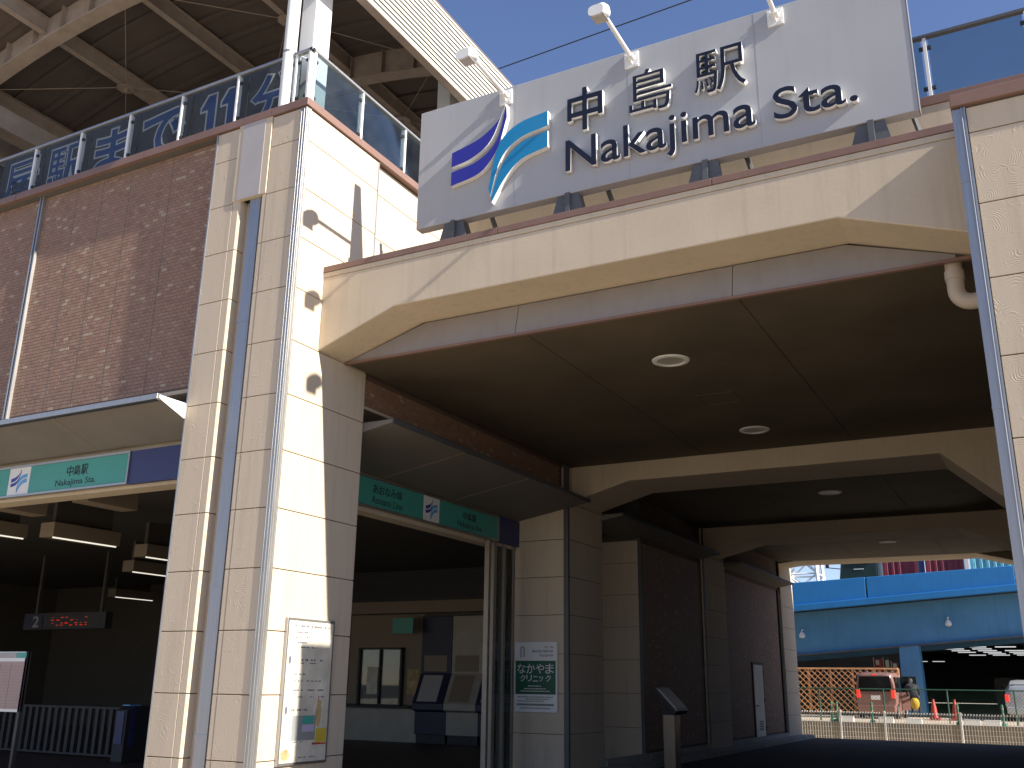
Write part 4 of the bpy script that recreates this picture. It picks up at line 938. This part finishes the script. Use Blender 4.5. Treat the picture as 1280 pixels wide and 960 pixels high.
for x in (-3.75, -9.95):
    z = zl(x) - 1.15; lp = thing('bridge_lamp', (x, 46.6, z), 'small white lamp on the pale blue girder above the %s' % ('lot entrance' if x > -5 else 'lattice screen'), 'lamp', 'lamps on the girder')
    MB().tube([(x, 46.9, z + .25), (x, 46.62, z + .22), (x, 46.6, z + .1)], .03, 8).build('arm', 'wmetal', lp); MB().tube([(x, 46.6, z + .12), (x, 46.6, z), (x, 46.6, z - .1), (x, 46.6, z - .14)], [.06, .13, .13, .05], 12).build('globe', 'white', lp, smooth=True)
# traffic on the overpass
zr = lambda x: zl(x) + .1
tk = thing('truck', (-7.5, 49.5, zr(-7.5)), 'dark green truck cab with mirrors on the overpass', 'truck')
MB().prism([(-8.55, zr(-8) + .4), (-6.7, zr(-8) + .4), (-6.7, 8.6), (-8.0, 8.6), (-8.3, 7.5)], 1, 48.6, 50.8).build('cab', 'truck', tk, .05)
MB().prism([(-8.30, 7.05), (-7.95, 8.3), (-7.9, 8.3), (-8.24, 7.05)], 1, 48.75, 50.65).build('windscreen', 'cglass', tk)
box('side_window', 'cglass', tk, -7.85, -7.05, 48.57, 48.6, 7.15, 8.2); m = MB(); m.box(-9.0, -8.85, 48.4, 48.5, 7.0, 7.45); m.tube([(-8.92, 48.45, 7.45), (-8.3, 48.6, 7.7)], .025, 6); m.tube([(-8.92, 48.45, 7.02), (-8.3, 48.6, 6.95)], .025, 6); m.build('mirror', 'dark', tk)
box('door_stripe', 'white', tk, -7.75, -7.3, 48.585, 48.6, 6.90, 6.94); box('chassis', 'dark', tk, -8.4, 5.5, 48.9, 50.5, zr(-5) - .2, zr(0) + .5)
for x in (-7.6, -1.5, .3, 3.5): wh = MB().tube([(x, 48.6, zr(x) + .45), (x, 48.9, zr(x) + .45)], .45, 18).build('wheel', 'tyre', tk)
def container(x0, x1, mat, label):
    t_ = thing('shipping_container', (x0, 49.5, 6.4), label, 'container', 'containers on the overpass'); pr = []; x = x0 + .1
    while x < x1 - .3: pr += [(x, 48.62), (x + .10, 48.62), (x + .14, 48.66), (x + .24, 48.66)]; x += .28
    pr += [(x1 - .1, 48.62), (x1 - .1, 50.9), (x0 + .1, 50.9)]
    MB().prism(pr, 2, 6.5, 9.0).build('corrugated_wall', mat, t_)
    for x in (x0, x1 - .12): box('corner_post', mat, t_, x, x + .12, 48.58, 48.72, 6.4, 9.1)
    box('top_rail', mat, t_, x0, x1, 48.58, 50.95, 9.0, 9.1)
container(-6.45, -4.95, 'cred', 'dark red container just behind the truck cab'); container(-4.6, -3.0, 'cred', 'dark red container nearer the white post, right one of two'); container(-2.72, 3.2, 'ccyan', 'light blue corrugated container at the right')
tag(box('container_post', 'navy', None, -4.90, -4.66, 48.6, 48.9, 6.2, 9.0, .01), 'dark blue upright between the two red containers', 'post')
tag(box('container_post', 'white', None, -2.95, -2.77, 48.55, 48.8, 6.2, 9.0, .01), 'white upright between red and light blue containers', 'post')
# lattice tower
tw_ = thing('lattice_tower', (-12.6, 60, 0), 'white steel lattice tower behind the overpass', 'tower')
def leg(z): s = 1.5 - z * .075; return s
for sx in (-1, 1):
    for sy in (-1, 1): MB().tube([(-12.4 + sx * leg(.45), 60 + sy * leg(.45), .45), (-12.4 + sx * leg(14), 60 + sy * leg(14), 14)], .10, 6).build('leg', 'wmetal', tw_)
for k in range(9):
    z0 = .45 + k * 1.5; z1 = z0 + 1.5; a = leg(z0); b = leg(z1); m = MB()
    for sy in (-1, 1):
        m.tube([(-12.4 - a, 60 + sy * a, z0), (-12.4 + b, 60 + sy * b, z1)], .05, 5); m.tube([(-12.4 + a, 60 + sy * a, z0), (-12.4 - b, 60 + sy * b, z1)], .05, 5); m.tube([(-12.4 - b, 60 + sy * b, z1), (-12.4 + b, 60 + sy * b, z1)], .05, 5)
        m.tube([(-12.4 + sy * a, 60 - a, z0), (-12.4 + sy * b, 60 + b, z1)], .05, 5); m.tube([(-12.4 + sy * b, 60 - b, z1), (-12.4 + sy * b, 60 + b, z1)], .05, 5)
    m.build('brace', 'wmetal', tw_)
for k, (x0, x1, z0, z1, mt, l) in enumerate(((-7.45, -7.05, 2.3, 2.87, 'red', 'red and white advertising flag behind the lattice'), (-7.02, -6.7, 2.2, 2.87, 'grnp', 'green advertising flag behind the lattice'), (-6.68, -6.4, 2.2, 2.7, 'pink', 'pale pink advertising flag next to the blue pier'))):
    f_ = thing('advertising_flag', (x0, 50, .47), l, 'flag', 'flags behind the lattice')
    MB().tube([(x0, 50, .47), (x0, 50, z1 + .08)], .015, 6).build('pole', 'white', f_); m = MB(); m.loft([[(x0 + (x1 - x0) * i / 6, 50 + .05 * math.sin(i * 1.3 + k), z0), (x0 + (x1 - x0) * i / 6, 50 + .05 * math.sin(i * 1.3 + k), z1), (x0 + (x1 - x0) * i / 6, 50.008 + .05 * math.sin(i * 1.3 + k), z1), (x0 + (x1 - x0) * i / 6, 50.008 + .05 * math.sin(i * 1.3 + k), z0)] for i in range(7)]); fo = m.build('cloth', mt, f_)
    box('print', 'white', f_, x0 + .1, x0 + .25, 49.93, 49.94, z0 + .3, z1 - .05)
# open shop shed
sh = thing('shop_shed', (0, 56, .47), 'dark open fronted shop with red eaves and rows of ceiling tubes under the overpass', 'building')
box('roof', 'backd', sh, -30, 24, 55, 100, 4.3, 4.6); box('eave', 'redp', sh, -6, 24, 54.6, 55, 3.75, 4.55); box('back_wall', 'backd', sh, -30, 24, 98, 98.5, .47, 4.3)
box('side_wall', 'backd', sh, -30, -29.5, 55, 98, .47, 4.3); box('front_wall', 'backd', sh, -30, -6.4, 55, 55.3, .47, 4.3); box('side_wall', 'backd', sh, 23.5, 24, 55, 98, .47, 4.3)
for x in (-6.2, 1.5, 9): box('column', 'redp', sh, x, x + .25, 54.7, 54.95, .47, 3.75)
for r_ in range(6):
    for c_ in range(9):
        x = -5.2 + c_ * 1.35 + r_ * .12; yy = 56.5 + r_ * 2.6
        if (r_ * 3 + c_) % 7 == 5: continue
        box('tube_light', 'tubeshop', sh, x, x + .95, yy, yy + .09, 3.62, 3.67)
for x in (-10.6, -9.2, -8.0): box('tube_light', 'tubeshop', sh, x, x + .85, 82, 82.1, 3.55, 3.6)
sv = MB(); 
for x in (-3, -1.2, 1.4, 3.2): box('shelf', 'inwall', sh, x, x + 1.2, 62, 62.6, .47, 2.2)
# cable in the sky
cb = MB().tube([(-40 + k * 3, 30, 25.95 + .045 * (k * 3 - 27)) for k in range(24)], .024, 6).build('overhead_cable', 'wire'); tag(cb, 'thin dark overhead cable crossing the blue sky above the sign', 'cable')
